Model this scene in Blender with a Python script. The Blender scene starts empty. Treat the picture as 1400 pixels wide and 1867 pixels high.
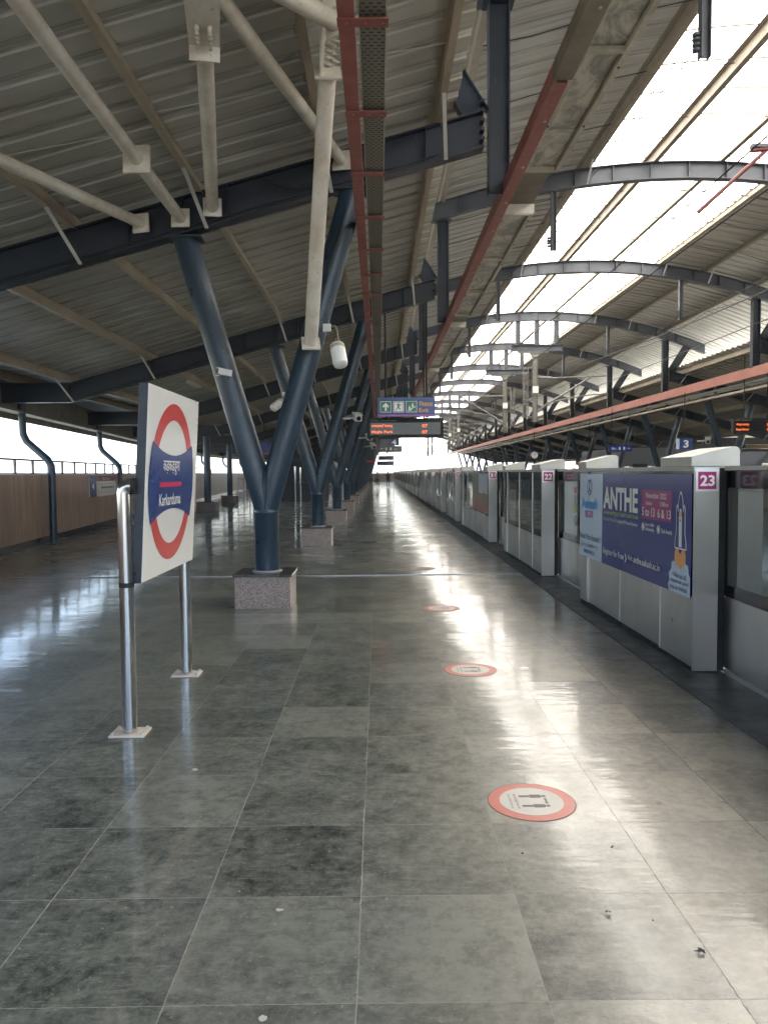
import bpy, math, random
from mathutils import Vector, Matrix
random.seed(7)
SC = bpy.context.scene
COL = SC.collection
PI = math.pi
# ------------------------------------------------------------------ camera
pit, yaw, rol, FPX = .0521063, .00652368, -.00774166, 1380.93
Fw = Vector((math.sin(yaw)*math.cos(pit), math.cos(yaw)*math.cos(pit), -math.sin(pit)))
Rt = Vector((math.cos(yaw), -math.sin(yaw), 0)); Up = Rt.cross(Fw)
c_, s_ = math.cos(rol), math.sin(rol)
R2 = c_*Rt + s_*Up; U2 = -s_*Rt + c_*Up
cam = bpy.data.cameras.new('camera'); cam_o = bpy.data.objects.new('camera', cam); COL.objects.link(cam_o)
M = Matrix((R2, U2, -Fw)).transposed().to_4x4(); M.translation = Vector((0, 0, 1.64))
cam_o.matrix_world = M
cam.sensor_fit = 'VERTICAL'; cam.sensor_height = 36.0; cam.lens = FPX/1867*36.0
cam.clip_start = .05; cam.clip_end = 5000
SC.camera = cam_o
# ------------------------------------------------------------------ light
SUN_EL, SUN_AZ = math.radians(54), math.radians(62)      # azimuth from +Y towards +X
w = bpy.data.worlds.new('World'); SC.world = w; w.use_nodes = True
nt = w.node_tree; bg = nt.nodes['Background']
sky = nt.nodes.new('ShaderNodeTexSky'); sky.sky_type = 'NISHITA'; sky.sun_disc = False
sky.sun_elevation = SUN_EL; sky.sun_rotation = SUN_AZ; sky.dust_density = 2.2; sky.air_density = 1.0; sky.ozone_density = .6
nt.links.new(sky.outputs[0], bg.inputs[0]); bg.inputs[1].default_value = .15
sl = bpy.data.lights.new('sun', 'SUN'); sl.energy = 4.6; sl.angle = math.radians(.5); sl.color = (1, .94, .86)
so = bpy.data.objects.new('sun', sl); COL.objects.link(so)
sd = Vector((math.sin(SUN_AZ)*math.cos(SUN_EL), math.cos(SUN_AZ)*math.cos(SUN_EL), math.sin(SUN_EL)))
so.rotation_euler = sd.to_track_quat('Z', 'Y').to_euler(); so.location = (20, 20, 40)
SC.view_settings.view_transform = 'Standard'; SC.view_settings.look = 'None'
SC.view_settings.exposure = 2.8; SC.view_settings.gamma = 1.0
SC.render.engine = 'CYCLES'
SC.cycles.max_bounces = 9; SC.cycles.diffuse_bounces = 5; SC.cycles.glossy_bounces = 4
SC.cycles.transparent_max_bounces = 16; SC.cycles.transmission_bounces = 6
SC.cycles.sample_clamp_indirect = 6.0; SC.cycles.caustics_reflective = False; SC.cycles.caustics_refractive = False
SC.cycles.use_denoising = True
# ------------------------------------------------------------------ materials
class NT:
    def __init__(s, m): s.t = m.node_tree; s.n = s.t.nodes; s.l = s.t.links
    def put(s, sock, v):
        if isinstance(v, bpy.types.NodeSocket): s.l.new(v, sock)
        elif v is not None:
            if isinstance(v, (tuple, list)) and len(v) == 3 and sock.type == 'RGBA': v = (*v, 1)
            sock.default_value = v
    def math(s, op, a, b=None, c=None, clamp=False):
        n = s.n.new('ShaderNodeMath'); n.operation = op; n.use_clamp = clamp
        s.put(n.inputs[0], a)
        if b is not None: s.put(n.inputs[1], b)
        if c is not None: s.put(n.inputs[2], c)
        return n.outputs[0]
    def noise(s, vec=None, scale=5., detail=4., rough=.55, dist=0., col=False):
        n = s.n.new('ShaderNodeTexNoise'); s.put(n.inputs['Vector'], vec)
        n.inputs['Scale'].default_value = scale; n.inputs['Detail'].default_value = detail
        n.inputs['Roughness'].default_value = rough; n.inputs['Distortion'].default_value = dist
        return n.outputs['Color' if col else 'Fac']
    def mapv(s, vec, sc=(1, 1, 1), lo=(0, 0, 0), rot=(0, 0, 0)):
        n = s.n.new('ShaderNodeMapping'); s.put(n.inputs['Vector'], vec)
        n.inputs['Scale'].default_value = sc; n.inputs['Location'].default_value = lo; n.inputs['Rotation'].default_value = rot
        return n.outputs[0]
    def rng(s, v, a, b, c=0., d=1.):
        n = s.n.new('ShaderNodeMapRange'); s.put(n.inputs[0], v)
        n.inputs[1].default_value = a; n.inputs[2].default_value = b; n.inputs[3].default_value = c; n.inputs[4].default_value = d
        return n.outputs[0]
    def mix(s, f, a, b):
        n = s.n.new('ShaderNodeMix'); n.data_type = 'RGBA'; s.put(n.inputs[0], f); s.put(n.inputs[6], a); s.put(n.inputs[7], b)
        return n.outputs[2]
    def bump(s, h, st=.3, d=.01, nrm=None):
        n = s.n.new('ShaderNodeBump'); s.put(n.inputs['Height'], h); n.inputs['Strength'].default_value = st
        n.inputs['Distance'].default_value = d
        if nrm is not None: s.put(n.inputs['Normal'], nrm)
        return n.outputs[0]
    def sep(s, v):
        n = s.n.new('ShaderNodeSeparateXYZ'); s.put(n.inputs[0], v); return n.outputs
    def comb(s, x, y, z):
        n = s.n.new('ShaderNodeCombineXYZ'); s.put(n.inputs[0], x); s.put(n.inputs[1], y); s.put(n.inputs[2], z); return n.outputs[0]
def newmat(name):
    m = bpy.data.materials.new(name); m.use_nodes = True; t = NT(m); b = t.n['Principled BSDF']; return m, t, b
def coords(t, world=True):
    if world: return t.n.new('ShaderNodeNewGeometry').outputs['Position']
    return t.n.new('ShaderNodeTexCoord').outputs['Object']
def paint(name, col, col2=None, rough=.45, metal=0., scale=3., amt=.6, bump=.05, bscale=60., stretch=(1, 1, 1), spec=.5, speck=None):
    m, t, b = newmat(name); p = t.mapv(coords(t), stretch)
    col2 = col2 or tuple(c*.6 for c in col)
    f = t.rng(t.noise(p, scale, 7, .65), .35, .7, 0, amt)
    c = t.mix(f, col, col2)
    if speck:
        f2 = t.rng(t.noise(p, scale*9, 3, .6), .66, .74, 0, .8); c = t.mix(f2, c, speck)
    t.put(b.inputs['Base Color'], c)
    if bump: t.put(b.inputs['Roughness'], t.rng(t.noise(p, scale*2.2, 5, .6), .3, .75, rough*.75, min(1, rough*1.35)))
    else: b.inputs['Roughness'].default_value = rough
    b.inputs['Metallic'].default_value = metal; b.inputs['Specular IOR Level'].default_value = spec
    if bump: t.put(b.inputs['Normal'], t.bump(t.noise(p, bscale, 4, .6), bump, .01))
    return m
MT = {}
MT['navy'] = paint('navy_paint', (.017, .038, .062), (.010, .020, .032), .34, scale=2.4, bump=.22, bscale=38, speck=(.09, .11, .13))
MT['dark_steel'] = paint('dark_blue_grey_paint', (.022, .027, .040), (.012, .015, .022), .45, scale=2, bump=.08, speck=(.10, .10, .10))
MT['arch_steel'] = paint('skylit_steel_paint', (.085, .092, .108), (.05, .055, .066), .5, scale=1.6, bump=.06)  # same paint as dark_steel, lightened to carry the skylight falling on it
MT['cream'] = paint('cream_dusty_paint', (.76, .72, .64), (.50, .42, .34), .5, scale=2.6, amt=.85, bump=.15, bscale=30, speck=(.16, .11, .08))
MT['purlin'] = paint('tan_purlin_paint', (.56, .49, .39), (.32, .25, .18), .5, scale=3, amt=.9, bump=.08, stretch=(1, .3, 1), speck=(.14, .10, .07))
MT['purlin_dark'] = paint('shaded_tan_purlin_paint', (.30, .26, .20), (.20, .16, .12), .55, scale=3, amt=.8, bump=.05)  # darkened copy of the purlin paint, shade put into the colour against the skylight
MT['white_strut'] = paint('whitish_strut_paint', (.62, .62, .60), (.40, .38, .35), .5)
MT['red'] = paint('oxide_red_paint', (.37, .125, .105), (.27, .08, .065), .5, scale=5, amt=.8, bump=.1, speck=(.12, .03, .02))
MT['salmon'] = paint('lit_red_paint', (.42, .17, .13), (.34, .12, .09), .5, scale=1.5)  # the same red paint, with the light on it put into the colour
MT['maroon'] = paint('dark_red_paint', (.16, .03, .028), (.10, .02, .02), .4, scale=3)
MT['mast_grey'] = paint('weathered_mast_grey', (.20, .19, .17), (.12, .115, .10), .5)
MT['concrete'] = paint('track_concrete', (.30, .29, .27), (.16, .15, .14), .85, scale=.6, amt=1, bump=.4, bscale=12)
MT['stonecap'] = paint('dark_granite_slab', (.045, .040, .038), (.022, .02, .02), .15, scale=60, amt=1, bump=0)
MT['white'] = paint('white_enamel', (.78, .77, .74), (.66, .64, .60), .3, scale=1.2, amt=.4, bump=0)
MT['sign_white'] = paint('sign_face_white', (.74, .74, .70), (.66, .66, .62), .22, scale=.9, amt=.4, bump=.0)
MT['cap_white'] = paint('offwhite_cover', (.50, .49, .44), (.36, .35, .31), .4, scale=3, amt=.6, bump=.03)
MT['sign_blue'] = paint('sign_blue', (.020, .050, .20), (.018, .042, .17), .25, bump=0)
MT['sign_red'] = paint('sign_red', (.55, .035, .035), (.50, .05, .035), .25, bump=0)
MT['pinkred'] = paint('sign_pink_red', (.62, .04, .11), None, .25, amt=.2, bump=0)
MT['purple'] = paint('magenta_plate', (.34, .03, .17), None, .25, amt=.15, bump=0)
MT['strip_purple'] = paint('purple_strip', (.30, .08, .34), None, .3, amt=.1, bump=0)
MT['navy_sign'] = paint('navy_sign_face', (.012, .028, .20), None, .25, amt=.15, bump=0)
MT['green_sign'] = paint('green_pictogram', (.012, .16, .085), None, .3, amt=.1, bump=0)
MT['black'] = paint('black_gloss', (.008, .008, .010), None, .12, amt=.3, bump=0)
MT['rubber'] = paint('black_rubber', (.015, .015, .016), None, .7, bump=.05)
MT['yellow'] = paint('sign_yellow_lettering', (.75, .42, .10), None, .35, amt=.1, bump=0)
MT['lime'] = paint('lime_lettering', (.45, .58, .05), None, .35, amt=.1, bump=0)
MT['skyblue'] = paint('blue_lettering', (.01, .26, .62), None, .3, amt=.1, bump=0)
MT['pale_blue'] = paint('pale_blue_vinyl', (.52, .64, .78), None, .25, amt=.1, bump=0)
MT['ink'] = paint('dark_ink', (.02, .03, .08), None, .4, amt=.1, bump=0)
MT['orange'] = paint('orange_vinyl', (.80, .36, .10), None, .3, amt=.1, bump=0)
MT['brownwall'] = None
MT['blackcloth'] = paint('dark_cloth', (.02, .02, .025), None, .9)
MT['greycloth'] = paint('grey_cloth', (.14, .14, .15), None, .9)
MT['skin'] = paint('brown_skin', (.22, .12, .075), None, .6)
MT['camera_white'] = paint('camera_housing', (.60, .60, .58), (.4, .4, .38), .4)
MT['speaker'] = paint('speaker_white_plastic', (.80, .80, .80), (.70, .70, .70), .35, amt=.3, bump=0)
MT['litter'] = paint('dry_leaf', (.06, .05, .04), None, .8)
MT['paper'] = paint('paper_scrap', (.55, .53, .48), None, .8)
MT['ground'] = paint('pale_ground', (.30, .29, .24), (.16, .19, .12), .95, scale=.02, amt=1, bump=0)
MT['cabin'] = paint('grey_cladding', (.26, .27, .28), (.18, .19, .20), .5, scale=.8)
MT['darkglass'] = paint('dark_glazing', (.02, .024, .028), None, .08, bump=0)
MT['wood'] = paint('wire', (.03, .03, .03), None, .5)
def emis(name, col, st, base=(.02, .02, .02)):
    m, t, b = newmat(name); b.inputs['Base Color'].default_value = (*base, 1)
    b.inputs['Emission Color'].default_value = (*col, 1); b.inputs['Emission Strength'].default_value = st
    return m
MT['led'] = emis('orange_led', (1, .16, .03), .30)
MT['tube_lamp'] = paint('batten_white', (.74, .73, .68), (.6, .58, .52), .35, bump=0)
# stainless steel, brushed
def stainless(name, base, rough, st=(30, 30, 1.0), dirt=.35):
    m, t, b = newmat(name); p = coords(t)
    br = t.noise(t.mapv(p, st), 3, 3, .5)
    di = t.rng(t.noise(t.mapv(p, (.8, .8, .6)), 1.6, 3, .45, .3), .30, .75, 0, dirt)
    t.put(b.inputs['Base Color'], t.mix(di, (base, base*.98, base*.94), (base*.45, base*.43, base*.40)))
    b.inputs['Metallic'].default_value = 1
    t.put(b.inputs['Roughness'], t.math('ADD', t.rng(br, .2, .8, rough*.85, rough*1.2), t.math('MULTIPLY', di, .15)))
    t.put(b.inputs['Normal'], t.bump(br, .002, .002))
    return m
MT['stainless'] = stainless('brushed_stainless', .54, .335, (1.2, 1.2, 1.0), .5)
MT['stainless_dark'] = stainless('darker_stainless', .40, .30)  # darker steel for rails, floor joint, locks and handles
MT['stainless_light'] = stainless('bright_steel_trim', .66, .45, (2, 2, 2), .1)
MT['polished'] = stainless('polished_stainless', .60, .13, (25, 25, 2), .3)
MT['chrome'] = MT['polished']
# galvanised patchy cover
m, t, b = newmat('galvanised_patchy'); p = coords(t)
n1 = t.noise(t.mapv(p, (1, .6, 1)), 3.2, 8, .7, 1.2)
f = t.rng(n1, .42, .58)
t.put(b.inputs['Base Color'], t.mix(f, (.60, .58, .49), (.27, .26, .22)))
b.inputs['Metallic'].default_value = .3; b.inputs['Roughness'].default_value = .42
MT['galv'] = m
MT['galvframe'] = paint('dusty_galvanised_frame', (.60, .56, .47), (.36, .31, .24), .5, metal=.2, scale=4, amt=.9)
MT['plate_beige'] = paint('dusty_beige_plate', (.26, .225, .17), (.16, .13, .095), .55, scale=2, amt=.9)
# perforated cable tray: slots punched in staggered rows
m, t, b = newmat('perforated_tray'); p = t.sep(coords(t))
vy = t.math('DIVIDE', p[1], .040); row = t.math('FLOOR', vy)
vx = t.math('ADD', t.math('DIVIDE', p[0], .052), t.math('MULTIPLY', t.math('MODULO', row, 2.0), .5))
fx = t.math('FRACT', vx); fy = t.math('FRACT', vy)
slot = t.math('MULTIPLY', t.math('LESS_THAN', t.math('ABSOLUTE', t.math('SUBTRACT', fx, .5)), .27), t.math('LESS_THAN', t.math('ABSOLUTE', t.math('SUBTRACT', fy, .5)), .17))
t.put(b.inputs['Base Color'], t.mix(slot, t.mix(t.noise(None, 4), (.30, .28, .23), (.18, .16, .13)), (.015, .013, .012)))
b.inputs['Metallic'].default_value = .2; b.inputs['Roughness'].default_value = .55
MT['perf'] = m
# roof sheet
m, t, b = newmat('roof_sheet'); p = coords(t)
n1 = t.noise(t.mapv(p, (.35, 1.6, 1)), 1.1, 6, .6)
f = t.rng(n1, .35, .7)
c = t.mix(f, (.60, .60, .56), (.48, .465, .41))
st = t.rng(t.noise(t.mapv(p, (.12, 5, 1)), 1.5, 4, .6), .56, .70, 0, .6)
c = t.mix(st, c, (.24, .20, .15))
fy = t.math('FRACT', t.math('DIVIDE', t.math('SUBTRACT', t.sep(p)[1], -6.72), .42))
ln = t.math('MAXIMUM', t.math('LESS_THAN', t.math('ABSOLUTE', t.math('SUBTRACT', fy, .60)), .022), t.math('LESS_THAN', t.math('ABSOLUTE', t.math('SUBTRACT', fy, .955)), .018))
ln = t.math('MULTIPLY', ln, t.rng(t.noise(t.mapv(p, (.5, 2, 1)), 2.5, 4), .35, .6, .15, .6))
t.put(b.inputs['Base Color'], t.mix(ln, c, (.17, .14, .10)))
b.inputs['Metallic'].default_value = .1
t.put(b.inputs['Roughness'], t.rng(n1, .3, .7, .38, .55))
MT['sheet'] = m
# translucent skylight sheet
m, t, b = newmat('translucent_sheet'); p = coords(t)
fr = t.rng(t.noise(t.mapv(p, (.3, 4, 1)), 1.4, 5, .6), .3, .75)
colr = t.mix(fr, (.93, .90, .82), (.84, .79, .68))
tr = t.n.new('ShaderNodeBsdfTranslucent'); df = t.n.new('ShaderNodeBsdfDiffuse'); mx = t.n.new('ShaderNodeMixShader')
t.put(tr.inputs[0], colr); t.put(df.inputs[0], colr); mx.inputs[0].default_value = .12
t.l.new(tr.outputs[0], mx.inputs[1]); t.l.new(df.outputs[0], mx.inputs[2])
t.l.new(mx.outputs[0], t.n['Material Output'].inputs[0]); MT['skylight'] = m
# glass pane
m, t, b = newmat('pane_glass')
tp = t.n.new('ShaderNodeBsdfTransparent'); tp.inputs[0].default_value = (.72, .77, .74, 1)
gl = t.n.new('ShaderNodeBsdfGlossy'); gl.inputs['Roughness'].default_value = .02; gl.inputs[0].default_value = (.95, 1, .97, 1)
df = t.n.new('ShaderNodeBsdfDiffuse'); df.inputs[0].default_value = (.45, .47, .43, 1)  # dust film, made paler to stand in for bright reflections
fr = t.n.new('ShaderNodeFresnel'); fr.inputs[0].default_value = 1.5
m1 = t.n.new('ShaderNodeMixShader'); m2 = t.n.new('ShaderNodeMixShader')
t.put(m1.inputs[0], t.rng(t.noise(coords(t), 1.5, 4), .3, .8, .22, .40)); t.l.new(tp.outputs[0], m1.inputs[1]); t.l.new(df.outputs[0], m1.inputs[2])
t.put(m2.inputs[0], t.math('MULTIPLY', fr.outputs[0], 1.3, clamp=True)); t.l.new(m1.outputs[0], m2.inputs[1]); t.l.new(gl.outputs[0], m2.inputs[2])
t.l.new(m2.outputs[0], t.n['Material Output'].inputs[0]); MT['glass'] = m
# granite plinth
m, t, b = newmat('speckled_granite'); p = coords(t)
v = t.n.new('ShaderNodeTexVoronoi'); v.inputs['Scale'].default_value = 110; t.put(v.inputs['Vector'], p)
c = t.mix(t.rng(t.sep(v.outputs['Color'])[0], .3, .55), (.085, .062, .055), (.34, .26, .225))
c = t.mix(t.rng(t.noise(p, 160, 2), .5, .6, 0, .8), c, (.36, .31, .28))
t.put(b.inputs['Base Color'], c); b.inputs['Roughness'].default_value = .3; MT['granite'] = m
# parapet wall cladding: vertical boards
m, t, b = newmat('brown_wall_cladding'); p = coords(t); q = t.sep(p)
cy = t.math('DIVIDE', q[1], .62); fy = t.math('FRACT', cy); idn = t.n.new('ShaderNodeTexWhiteNoise'); idn.noise_dimensions = '1D'; t.put(idn.inputs['W'], t.math('FLOOR', cy))
c = t.mix(idn.outputs['Value'], (.42, .30, .22), (.32, .22, .165))
c = t.mix(t.rng(t.noise(t.mapv(p, (1, 3.5, .45)), 2.2, 6, .65), .42, .7, 0, .7), c, (.17, .11, .08))
c = t.mix(t.math('LESS_THAN', fy, .022), c, (.28, .21, .17))
c = t.mix(t.rng(t.noise(p, 14, 2), .72, .76, 0, .6), c, (.5, .46, .42))
t.put(b.inputs['Base Color'], c); b.inputs['Roughness'].default_value = .42; MT['brownwall'] = m
# kota stone floor
TX0, TY0, TT = -.676761, 2.26160540, .595094
m, t, b = newmat('polished_stone_tiles'); p = coords(t); q = t.sep(p)
u = t.math('DIVIDE', t.math('SUBTRACT', q[0], TX0), TT); v = t.math('DIVIDE', t.math('SUBTRACT', q[1], TY0), TT)
wn = t.n.new('ShaderNodeTexWhiteNoise'); wn.noise_dimensions = '2D'
t.put(wn.inputs['Vector'], t.comb(t.math('FLOOR', u), t.math('FLOOR', v), 0.))
wc = t.sep(wn.outputs['Color'])
jit = t.math('ADD', t.math('MULTIPLY', t.math('SUBTRACT', t.noise(p, 22, 5, .75), .5), .018), t.math('MULTIPLY', t.math('SUBTRACT', t.noise(p, 1.1, 2, .5), .5), .035))
def edge(a):
    fr_ = t.math('FRACT', t.math('ADD', a, jit)); return t.math('MINIMUM', fr_, t.math('SUBTRACT', 1.0, fr_))
ex, ey = edge(u), edge(v)
jw = t.rng(t.noise(p, 30, 3, .7), .3, .7, .25, 1.15)
gx = t.rng(t.math('DIVIDE', ex, jw), .0030, .0068, 1, 0); gy = t.rng(t.math('DIVIDE', ey, jw), .0024, .0056, 1, 0)
# joints are dusty left, thin and dark towards the screen doors; some joints nearly closed
gfade = t.rng(t.noise(p, 2.2, 5, .6), .38, .60, .4, 1)
grout = t.math('MULTIPLY', t.math('MAXIMUM', gx, t.math('MULTIPLY', gy, .8)), gfade)
pv = t.n.new('ShaderNodeVectorMath'); pv.operation = 'ADD'; t.put(pv.inputs[0], p)
ofs = t.n.new('ShaderNodeVectorMath'); ofs.operation = 'SCALE'; t.put(ofs.inputs[0], wn.outputs['Color']); ofs.inputs['Scale'].default_value = 13.
t.l.new(ofs.outputs[0], pv.inputs[1]); pt = pv.outputs[0]           # each slab has its own veining
cl = t.noise(pt, 4.2, 9, .72, .3); fine = t.noise(pt, 20, 7, .72, .2)
tone = t.math('ADD', t.math('MULTIPLY', t.rng(cl, .30, .70), .55), t.math('ADD', t.math('MULTIPLY', t.math('POWER', wc[0], 1.6), .34), t.math('MULTIPLY', t.rng(fine, .32, .68), .45)))
tone = t.rng(tone, .26, .92, 0, 1)
c = t.mix(tone, (.026, .034, .028), (.190, .196, .165))
warm_wash = t.rng(t.math('ADD', q[0], t.math('MULTIPLY', t.noise(p, .8, 4), 1.2)), .6, 2.0, 0, .8)  # dusty paler slabs, with the skylight's warm wash painted into the colour
c = t.mix(warm_wash, c, t.mix(tone, (.105, .090, .064), (.42, .36, .265)))
sc_ = t.rng(t.noise(t.mapv(p, (.8, 1, 1)), 46, 3, .6), .655, .70, 0, .6)
c = t.mix(sc_, c, (.33, .32, .29))
scr = t.rng(t.noise(t.mapv(pt, (1, 5, 1), rot=(0, 0, .5)), 9, 7, .72), .54, .72, 0, .55); c = t.mix(scr, c, (.28, .28, .245))
vein = t.rng(t.math('ABSOLUTE', t.math('SUBTRACT', t.noise(pt, 5.5, 6, .7, 1.6), .5)), .0, .014, .3, 0)
c = t.mix(vein, c, (.26, .26, .23))
dk = t.rng(t.noise(pt, 28, 3, .5), .24, .40, .16, 0); c = t.mix(dk, c, (.035, .036, .03))
sp_ = t.math('MULTIPLY', t.rng(t.noise(t.mapv(p, (1, .7, 1)), 15, 3, .5), .70, .735, 0, .55), t.rng(q[0], .5, 1.0)); c = t.mix(sp_, c, (.06, .052, .042))
gc = t.mix(t.rng(q[0], .2, 1.1), (.36, .35, .31), (.045, .04, .03))
c = t.mix(grout, c, gc)
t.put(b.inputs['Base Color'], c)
rg = t.math('ADD', t.rng(cl, .2, .8, .285, .33), t.math('ADD', t.math('MULTIPLY', t.rng(fine, .3, .7), .05), t.math('MULTIPLY', wc[1], .04)))
dustn = t.rng(t.noise(p, .9, 5, .6), .45, .75, 0, .10)
t.put(b.inputs['Roughness'], t.math('ADD', t.math('ADD', rg, dustn), t.math('MULTIPLY', grout, .3)))
t.put(b.inputs['Specular IOR Level'], t.rng(q[0], -.3, .9, .32, 1.0))
t.put(b.inputs['Coat Weight'], t.math('MULTIPLY', t.rng(t.noise(p, 1.7, 6, .65), .36, .64, 1.0, .45), t.rng(q[1], 3.0, 9.0, .50, 1.0)))
t.put(b.inputs['Coat Roughness'], t.math('ADD', t.rng(t.noise(p, 9, 5, .7), .3, .7, .04, .10), t.math('MULTIPLY', grout, .1)))
tl = t.n.new('ShaderNodeVectorMath'); tl.operation = 'SUBTRACT'; t.put(tl.inputs[0], wn.outputs['Color']); tl.inputs[1].default_value = (.5, .5, .5)
ts = t.n.new('ShaderNodeVectorMath'); ts.operation = 'MULTIPLY'; t.l.new(tl.outputs[0], ts.inputs[0]); ts.inputs[1].default_value = (.008, .012, 0)
ta = t.n.new('ShaderNodeVectorMath'); ta.operation = 'ADD'; t.l.new(ts.outputs[0], ta.inputs[0]); ta.inputs[1].default_value = (0, 0, 1)
tn = t.n.new('ShaderNodeVectorMath'); tn.operation = 'NORMALIZE'; t.l.new(ta.outputs[0], tn.inputs[0])
wav = t.noise(t.mapv(p, (.8, 2.4, 1)), 4.2, 4, .55)
b1 = t.bump(wav, .30, .007, tn.outputs[0])
b2 = t.bump(t.math('ADD', fine, t.math('MULTIPLY', grout, -1.2)), .22, .004, b1)
t.put(b.inputs['Coat Normal'], t.bump(fine, .05, .003, b1))
t.put(b.inputs['Normal'], b2); MT['floor'] = m
m, t, b = newmat('dark_edge_strip'); p = coords(t)
c = t.mix(t.rng(t.noise(p, 2.5, 7, .7), .35, .7), (.16, .152, .142), (.085, .08, .078))
c = t.mix(t.rng(t.noise(p, 60, 2), .70, .74, 0, .7), c, (.3, .28, .25))
t.put(b.inputs['Base Color'], c); t.put(b.inputs['Roughness'], t.rng(t.noise(p, 5, 4), .3, .7, .28, .5)); MT['strip'] = m
# ------------------------------------------------------------------ mesh tools
V3 = Vector
LOC = {}
class MB:
    def __init__(s): s.v = []; s.f = []; s.sm = []
    def add(s, vs, fs, smooth=False):
        k = len(s.v); s.v += [V3(a) for a in vs]; s.f += [[k+i for i in f] for f in fs]; s.sm += [smooth]*len(fs); return s
    def box(s, x0, x1, y0, y1, z0, z1):
        x0, x1 = sorted((x0, x1)); y0, y1 = sorted((y0, y1)); z0, z1 = sorted((z0, z1))
        return s.add([(x, y, z) for z in (z0, z1) for y in (y0, y1) for x in (x0, x1)],
                     [(0, 2, 3, 1), (4, 5, 7, 6), (0, 1, 5, 4), (2, 6, 7, 3), (0, 4, 6, 2), (1, 3, 7, 5)])
    def beam(s, p0, p1, wd, h, up=(0, 0, 1)):
        p0, p1 = V3(p0), V3(p1); d = (p1-p0).normalized(); sd_ = d.cross(V3(up)).normalized()*wd/2; u_ = sd_.cross(d).normalized()*h/2
        vs = [p+a*sd_+c*u_ for p in (p0, p1) for c in (-1, 1) for a in (-1, 1)]
        return s.add(vs, [(0, 1, 3, 2), (4, 6, 7, 5), (0, 4, 5, 1), (2, 3, 7, 6), (0, 2, 6, 4), (1, 5, 7, 3)])
    def tube(s, pts, r, n=14, r2=None, caps=True):
        pts = [V3(p) for p in pts]; rings = []; N = len(pts)
        ref = V3((0, 0, 1)) if abs((pts[1]-pts[0]).normalized().z) < .9 else V3((0, 1, 0))
        a = None
        for i, p in enumerate(pts):
            d = ((pts[i]-pts[i-1]).normalized() if i else V3()) + ((pts[i+1]-pts[i]).normalized() if i < N-1 else V3())
            d.normalize(); a = (ref if a is None else a); x = (a - a.dot(d)*d).normalized(); a = x; y = d.cross(x)
            k = 1.
            if 0 < i < N-1: k = 1/max(.5, math.cos((pts[i]-pts[i-1]).angle(pts[i+1]-pts[i])/2))
            rr = r if r2 is None else r+(r2-r)*i/(N-1)
            bis = None
            rings.append([p + rr*(math.cos(2*PI*j/n)*x + math.sin(2*PI*j/n)*y) for j in range(n)])
        vs = [q_ for r_ in rings for q_ in r_]; fs = []
        for i in range(N-1):
            for j in range(n): fs.append((i*n+j, i*n+(j+1) % n, (i+1)*n+(j+1) % n, (i+1)*n+j))
        s.add(vs, fs, True)
        if caps:
            s.add(rings[0], [tuple(range(n))[::-1]]); s.add(rings[-1], [tuple(range(n))])
        return s
    def lathe(s, prof, n=20, org=(0, 0, 0), axis=(0, 0, 1)):   # prof: (radius, height)
        ax = V3(axis).normalized(); x = ax.orthogonal().normalized(); y = ax.cross(x); o = V3(org)
        vs = [o+ax*h+r*(math.cos(2*PI*j/n)*x+math.sin(2*PI*j/n)*y) for r, h in prof for j in range(n)]; fs = []
        for i in range(len(prof)-1):
            for j in range(n): fs.append((i*n+j, i*n+(j+1) % n, (i+1)*n+(j+1) % n, (i+1)*n+j))
        s.add(vs, fs, True); L = len(prof)
        s.add(vs[:n], [tuple(range(n))[::-1]]); s.add(vs[(L-1)*n:], [tuple(range(n))]); return s
    def prism(s, poly, ext):
        poly = [V3(p) for p in poly]; e = V3(ext); n = len(poly)
        nr = V3()
        for i in range(n): nr += (poly[i]-poly[0]).cross(poly[(i+1) % n]-poly[0])
        if nr.dot(e) > 0: poly = poly[::-1]
        return s.add(poly+[p+e for p in poly], [tuple(range(n)), tuple(range(n, 2*n))[::-1]] + [(i, i+n, (i+1) % n+n, (i+1) % n) for i in range(n)])
    def strip(s, lo, hi, y0, y1):      # quad strip in XZ, extruded from y0 to y1
        n = len(lo)
        vs = [(x, y, z) for y in (y0, y1) for (x, z) in list(lo)+list(hi)]; m_ = 2*n; fs = []
        for i in range(n-1):
            fs += [(i, i+1, n+i+1, n+i), (m_+i, m_+n+i, m_+n+i+1, m_+i+1), (i, m_+i, m_+i+1, i+1), (n+i, n+i+1, m_+n+i+1, m_+n+i)]
        fs += [(0, n, m_+n, m_), (n-1, m_+n-1, m_+2*n-1, 2*n-1)]
        return s.add(vs, fs)
    def build(s, name, mat, parent=None, loc=None, world=True):
        me = bpy.data.meshes.new(name)
        off = V3((0, 0, 0))
        root = parent
        while root is not None and root.parent is not None: root = root.parent
        if root is not None and world: off = root.location
        elif root is None and loc is not None: off = V3(loc)
        me.from_pydata([tuple(v-off) for v in s.v], [], s.f); me.update()
        me.polygons.foreach_set('use_smooth', s.sm)
        if mat is not None: me.materials.append(MT[mat] if isinstance(mat, str) else mat)
        o = bpy.data.objects.new(name, me); COL.objects.link(o)
        if parent is not None: o.parent = parent
        else: o.location = off
        return o
def tag(o, label=None, cat=None, group=None, kind=None):
    if label: o['label'] = label
    if cat: o['category'] = cat
    if group: o['group'] = group
    if kind: o['kind'] = kind
    return o
def thing(name, label, cat, loc=(0, 0, 0), group=None):
    o = bpy.data.objects.new(name, None); COL.objects.link(o); o.location = loc; o.empty_display_size = .2
    return tag(o, label, cat, group)
KIDS = {}
def copy_tree(o, parent=None):
    c = o.copy(); COL.objects.link(c); c.parent = parent
    for ch in [k for k in list(COL.objects) if k.parent == o]: copy_tree(ch, c)
    return c
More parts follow.
